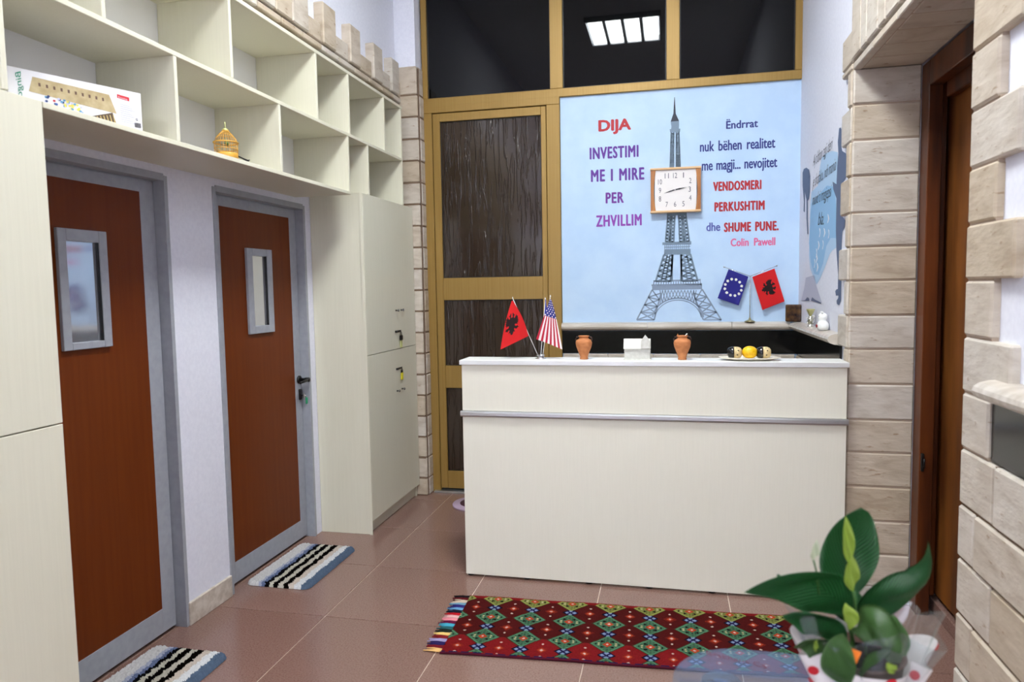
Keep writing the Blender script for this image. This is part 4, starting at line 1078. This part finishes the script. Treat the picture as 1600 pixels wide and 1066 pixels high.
PX, PY = .305, 1.205
pl = thing('peace_lily', 'potted peace lily with broad green leaves in a red-dotted wrap', 'plant', (PX, PY, TZ))
G().lathe([(0, 0), (.048, 0), (.062, .095), (.066, .10), (.060, .10), (.056, .088), (0, .088)], (PX, PY, TZ), None, 28).build('pot', plain('brown_pot', (84, 50, 36), .6), pl)
G().lathe([(0, .0885), (.055, .0885)], (PX, PY, TZ), None, 20).build('soil', plain('potting_soil', (38, 28, 22), 1), pl)
def wrap_surface(r0, r1, z0, z1, ph, frill, nm, m, a0=0, a1=2*PI):
    def S(u, v):
        a = a0+(a1-a0)*u; r_ = r0+(r1-r0)*v + frill*v*math.sin(9*a+ph)+frill*.6*v*math.sin(4*a+2*ph)
        z = z0+(z1-z0)*v + frill*1.2*v*math.sin(5*a+ph)
        return Vector((PX+r_*math.cos(a), PY+r_*math.sin(a)*.9, z))
    g = G(); g.grid(S, 96, 12); o = g.build(nm, m, pl, recalc=False); return o, S
o, S1 = wrap_surface(.058, .100, TZ+.003, TZ+.112, .4, .010, 'paper_wrap', plain('white_wrap', (222, 212, 210), .45))
wrap_surface(.070, .112, TZ+.05, TZ+.165, 2.1, .012, 'cellophane', M['cellophane'])
rd = plain('red_dot_print', (190, 24, 34), .5)
def proj(p):
    q = RCAM.transposed() @ (p-CAMLOC); return 800-FPX*q.x/q.z, 533+FPX*q.y/q.z
cand = [(i/80, j/24) for i in range(80) for j in range(2, 24) if S1(i/80, j/24).y < PY+.02]
spots_ = []
for q in ((1275, 1046), (1427, 1053), (1395, 1068), (1262, 1012), (1300, 1075), (1424, 990), (1245, 1075)):
    spots_.append(min(cand, key=lambda c: math.hypot(proj(S1(*c))[0]-q[0], proj(S1(*c))[1]-q[1])))
for k, (u, v) in enumerate(spots_ + [(.1, .6), (.25, .5), (.4, .7)]):
    c = S1(u, v); du = (S1(u+.01, v)-c).normalized(); dv = (S1(u, v+.02)-c).normalized(); nn = du.cross(dv).normalized()
    if nn.dot(c-Vector((PX, PY, c.z))) < 0: nn = -nn
    G().prism([c+nn*.0012+(du*math.cos(t)+dv*math.sin(t))*.0085 for t in [2*PI*i/14 for i in range(14)]], nn*.0006, rd).build('dot', None, pl)
def leaf_mat(n, a, b, rough=.35):
    m, nt, p = new_mat(n)
    uvn = N(nt, 'ShaderNodeAttribute', attribute_name='Vein')
    wv = N(nt, 'ShaderNodeMath', operation='SINE'); ml = N(nt, 'ShaderNodeMath', operation='MULTIPLY'); ml.inputs[1].default_value = 110
    nt.links.new(uvn.outputs['Fac'], ml.inputs[0]); nt.links.new(ml.outputs[0], wv.inputs[0])
    cr = N(nt, 'ShaderNodeValToRGB'); cr.color_ramp.elements[0].position = .2; cr.color_ramp.elements[1].position = 1
    cr.color_ramp.elements[0].color = srgb(*a); cr.color_ramp.elements[1].color = srgb(*b)
    nt.links.new(wv.outputs[0], cr.inputs[0]); nt.links.new(cr.outputs[0], p.inputs['Base Color'])
    p.inputs['Roughness'].default_value = rough
    bp_ = N(nt, 'ShaderNodeBump'); bp_.inputs['Strength'].default_value = .35; bp_.inputs['Distance'].default_value = .002
    nt.links.new(wv.outputs[0], bp_.inputs['Height']); nt.links.new(bp_.outputs[0], p.inputs['Normal'])
    return m
LG = leaf_mat('lily_leaf', (30, 84, 40), (52, 116, 62)); LO = leaf_mat('olive_leaf', (66, 104, 50), (92, 130, 68)); LY = leaf_mat('lime_spathe', (150, 178, 60), (196, 212, 110), .5); LW = leaf_mat('white_spathe', (214, 220, 190), (230, 234, 214), .5)
def leaf(pts, w, m, side, fold=.25, name='leaf', prof=None, nu=18, nv=10, droop=0):
    P = [Vector(p) for p in pts]
    def bez(t):
        n = len(P)-1; q = Vector((0, 0, 0))
        for k in range(n+1): q += P[k]*(math.comb(n, k)*(1-t)**(n-k)*t**k)
        return q
    side = Vector(side)
    def S(u, v):
        c = bez(u); t = (bez(min(1, u+.01))-bez(max(0, u-.01))).normalized()
        s = (side - t*side.dot(t)).normalized(); nn = s.cross(t)
        f = (prof(u) if prof else math.sin(PI*u**.85)**.75*(1-.25*u)*1.1)
        x = (v-.5)*2; return c + s*(x*f*w/2) + nn*(fold*abs(x)**1.3*f*w/2) + nn*(.004*math.sin(9*u+3*x)*f)
    g = G(); g.grid(S, nu, nv); me = bpy.data.meshes.new(name)
    lay = g.bm.verts.layers.float.new('Vein'); g.bm.verts.ensure_lookup_table()
    for i, vt in enumerate(g.bm.verts):
        a, b = divmod(i, nv+1); vt[lay] = a/nu - .45*abs(b/nv-.5)*2
    bmesh.ops.solidify(g.bm, geom=g.bm.faces[:], thickness=.0006)
    for f_ in g.bm.faces: f_.smooth = True
    g.bm.to_mesh(me); g.bm.free(); me.materials.append(m); return link(name, me, pl)
soil = Vector((PX, PY, TZ+.085))
def stem(p, m=None, r=.0024, base=None):
    b = base or soil+Vector((random.uniform(-.02, .02), random.uniform(-.02, .02), 0)); p = Vector(p)
    mid = (b+p)/2+Vector((0, 0, .01)); G().tube([b, mid, p], r, None, 7).build('stem', m or plain('leaf_stem', (60, 100, 44), .5), pl)
def px(u, v, Y=PY): return at(u, v, Y)
cam_side = Vector((1, 0, 0))
# upright round leaf
b = px(1322, 938, 1.215); leaf([b, px(1310, 880, 1.23), px(1335, 830, 1.25), px(1345, 793, 1.22)], .098, LG, (1, .15, 0), .18, prof=lambda u: math.sin(PI*min(1, u**.9))**.6*(1-.12*u)); stem(b)
# big left leaf
b = px(1322, 962, 1.20); leaf([b, px(1300, 905, 1.18), px(1240, 905, 1.15), px(1162, 926, 1.12)], .086, LG, (.25, -.35, 1), .22, prof=lambda u: math.sin(PI*u**.72)**.8*1.02); stem(b)
# right leaf with a curled-up tip
b = px(1350, 972, 1.21); leaf([b, px(1372, 930, 1.19), px(1425, 935, 1.19), px(1462, 900, 1.20), px(1450, 845, 1.22)], .068, LG, (-.45, -.3, .85), .25, prof=lambda u: (math.sin(PI*min(1, (u/.82))**.8)**.7 if u < .62 else max(.0, (1-u)/.38)**.8*.80)*1.0); stem(b)
# front olive leaf
b = px(1330, 985, 1.16); leaf([b, px(1350, 960, 1.15), px(1385, 985, 1.12), px(1408, 1022, 1.10)], .062, LO, (.6, -.3, .75), .18); stem(b)
# lower right folded leaf
b = px(1345, 1062, 1.14); leaf([b, px(1355, 1040, 1.12), px(1385, 1020, 1.12), px(1402, 1008, 1.11)], .045, LO, (.2, -.6, .8), .3)
# leaf pointing up at the front
b = px(1322, 1070, 1.13); leaf([b, px(1300, 1045, 1.10), px(1312, 1010, 1.10), px(1318, 990, 1.12)], .050, LO, (1, -.2, 0), .2)
# leaves inside the cellophane on the left
b = px(1315, 1010, 1.19); leaf([b, px(1290, 960, 1.17), px(1250, 965, 1.16), px(1222, 962, 1.15)], .062, LG, (.2, -.5, .8), .2)
b = px(1315, 1030, 1.17); leaf([b, px(1290, 1000, 1.14), px(1262, 1000, 1.14), px(1240, 1012, 1.13)], .060, LO, (.3, -.5, .8), .2)
b = px(1325, 975, 1.22); leaf([b, px(1330, 950, 1.23), px(1310, 930, 1.25), px(1300, 905, 1.26)], .060, LG, (1, .1, .1), .2)
b = px(1338, 985, 1.24); leaf([b, px(1355, 960, 1.26), px(1365, 950, 1.28), px(1380, 940, 1.30)], .060, LG, (.5, .1, .8), .2)
b = px(1400, 1040, 1.2); leaf([b, px(1395, 1010, 1.2), px(1400, 985, 1.2), px(1395, 960, 1.22)], .045, LO, (1, .1, 0), .2)
b = px(1225, 910, 1.16); leaf([b, px(1220, 905, 1.16), px(1214, 897, 1.16)], .010, LG, (1, 0, 0), .2)
# spathes
pr_ = lambda u: math.sin(PI*u)**.9
leaf([px(1330, 885, 1.17), px(1322, 865, 1.165), px(1328, 835, 1.165), px(1321, 806, 1.17)], .0175, LY, (1, 0, 0), .35, 'spathe', pr_)
leaf([px(1333, 925, 1.16), px(1322, 905, 1.155), px(1336, 890, 1.155), px(1331, 868, 1.16)], .022, LY, (1, 0, .2), .35, 'spathe', pr_); stem(px(1334, 925, 1.165), base=px(1338, 975, 1.18))
leaf([px(1326, 985, 1.12), px(1338, 968, 1.11), px(1324, 960, 1.11), px(1321, 942, 1.12)], .021, LY, (1, 0, -.2), .35, 'spathe', pr_)
leaf([px(1271, 876, 1.16), px(1268, 868, 1.155), px(1278, 858, 1.155), px(1276, 843, 1.16)], .0125, LW, (1, 0, 0), .35, 'spathe', pr_); stem(px(1271, 875, 1.16), base=px(1280, 930, 1.17), r=.0014)
leaf([px(1388, 1052, 1.09), px(1392, 1045, 1.088), px(1402, 1040, 1.09)], .016, LY, (.3, 0, 1), .2, 'spathe', pr_)
leaf([px(1275, 1020, 1.10), px(1272, 1010, 1.10), px(1277, 1000, 1.10)], .007, LY, (1, 0, 0), .2, 'spathe', pr_)
# orange label stuck in the pot
g = G(); g.prism([px(1322, 1010, 1.115), px(1346, 1020, 1.105), px(1338, 1038, 1.105), px(1330, 1040, 1.11)], (0, .001, 0)); g.build('plant_label', plain('orange_card', (232, 120, 30), .5), pl)

# long flat lettering and prints sit a hair off their surfaces; nothing else to do
bpy.context.view_layer.update()
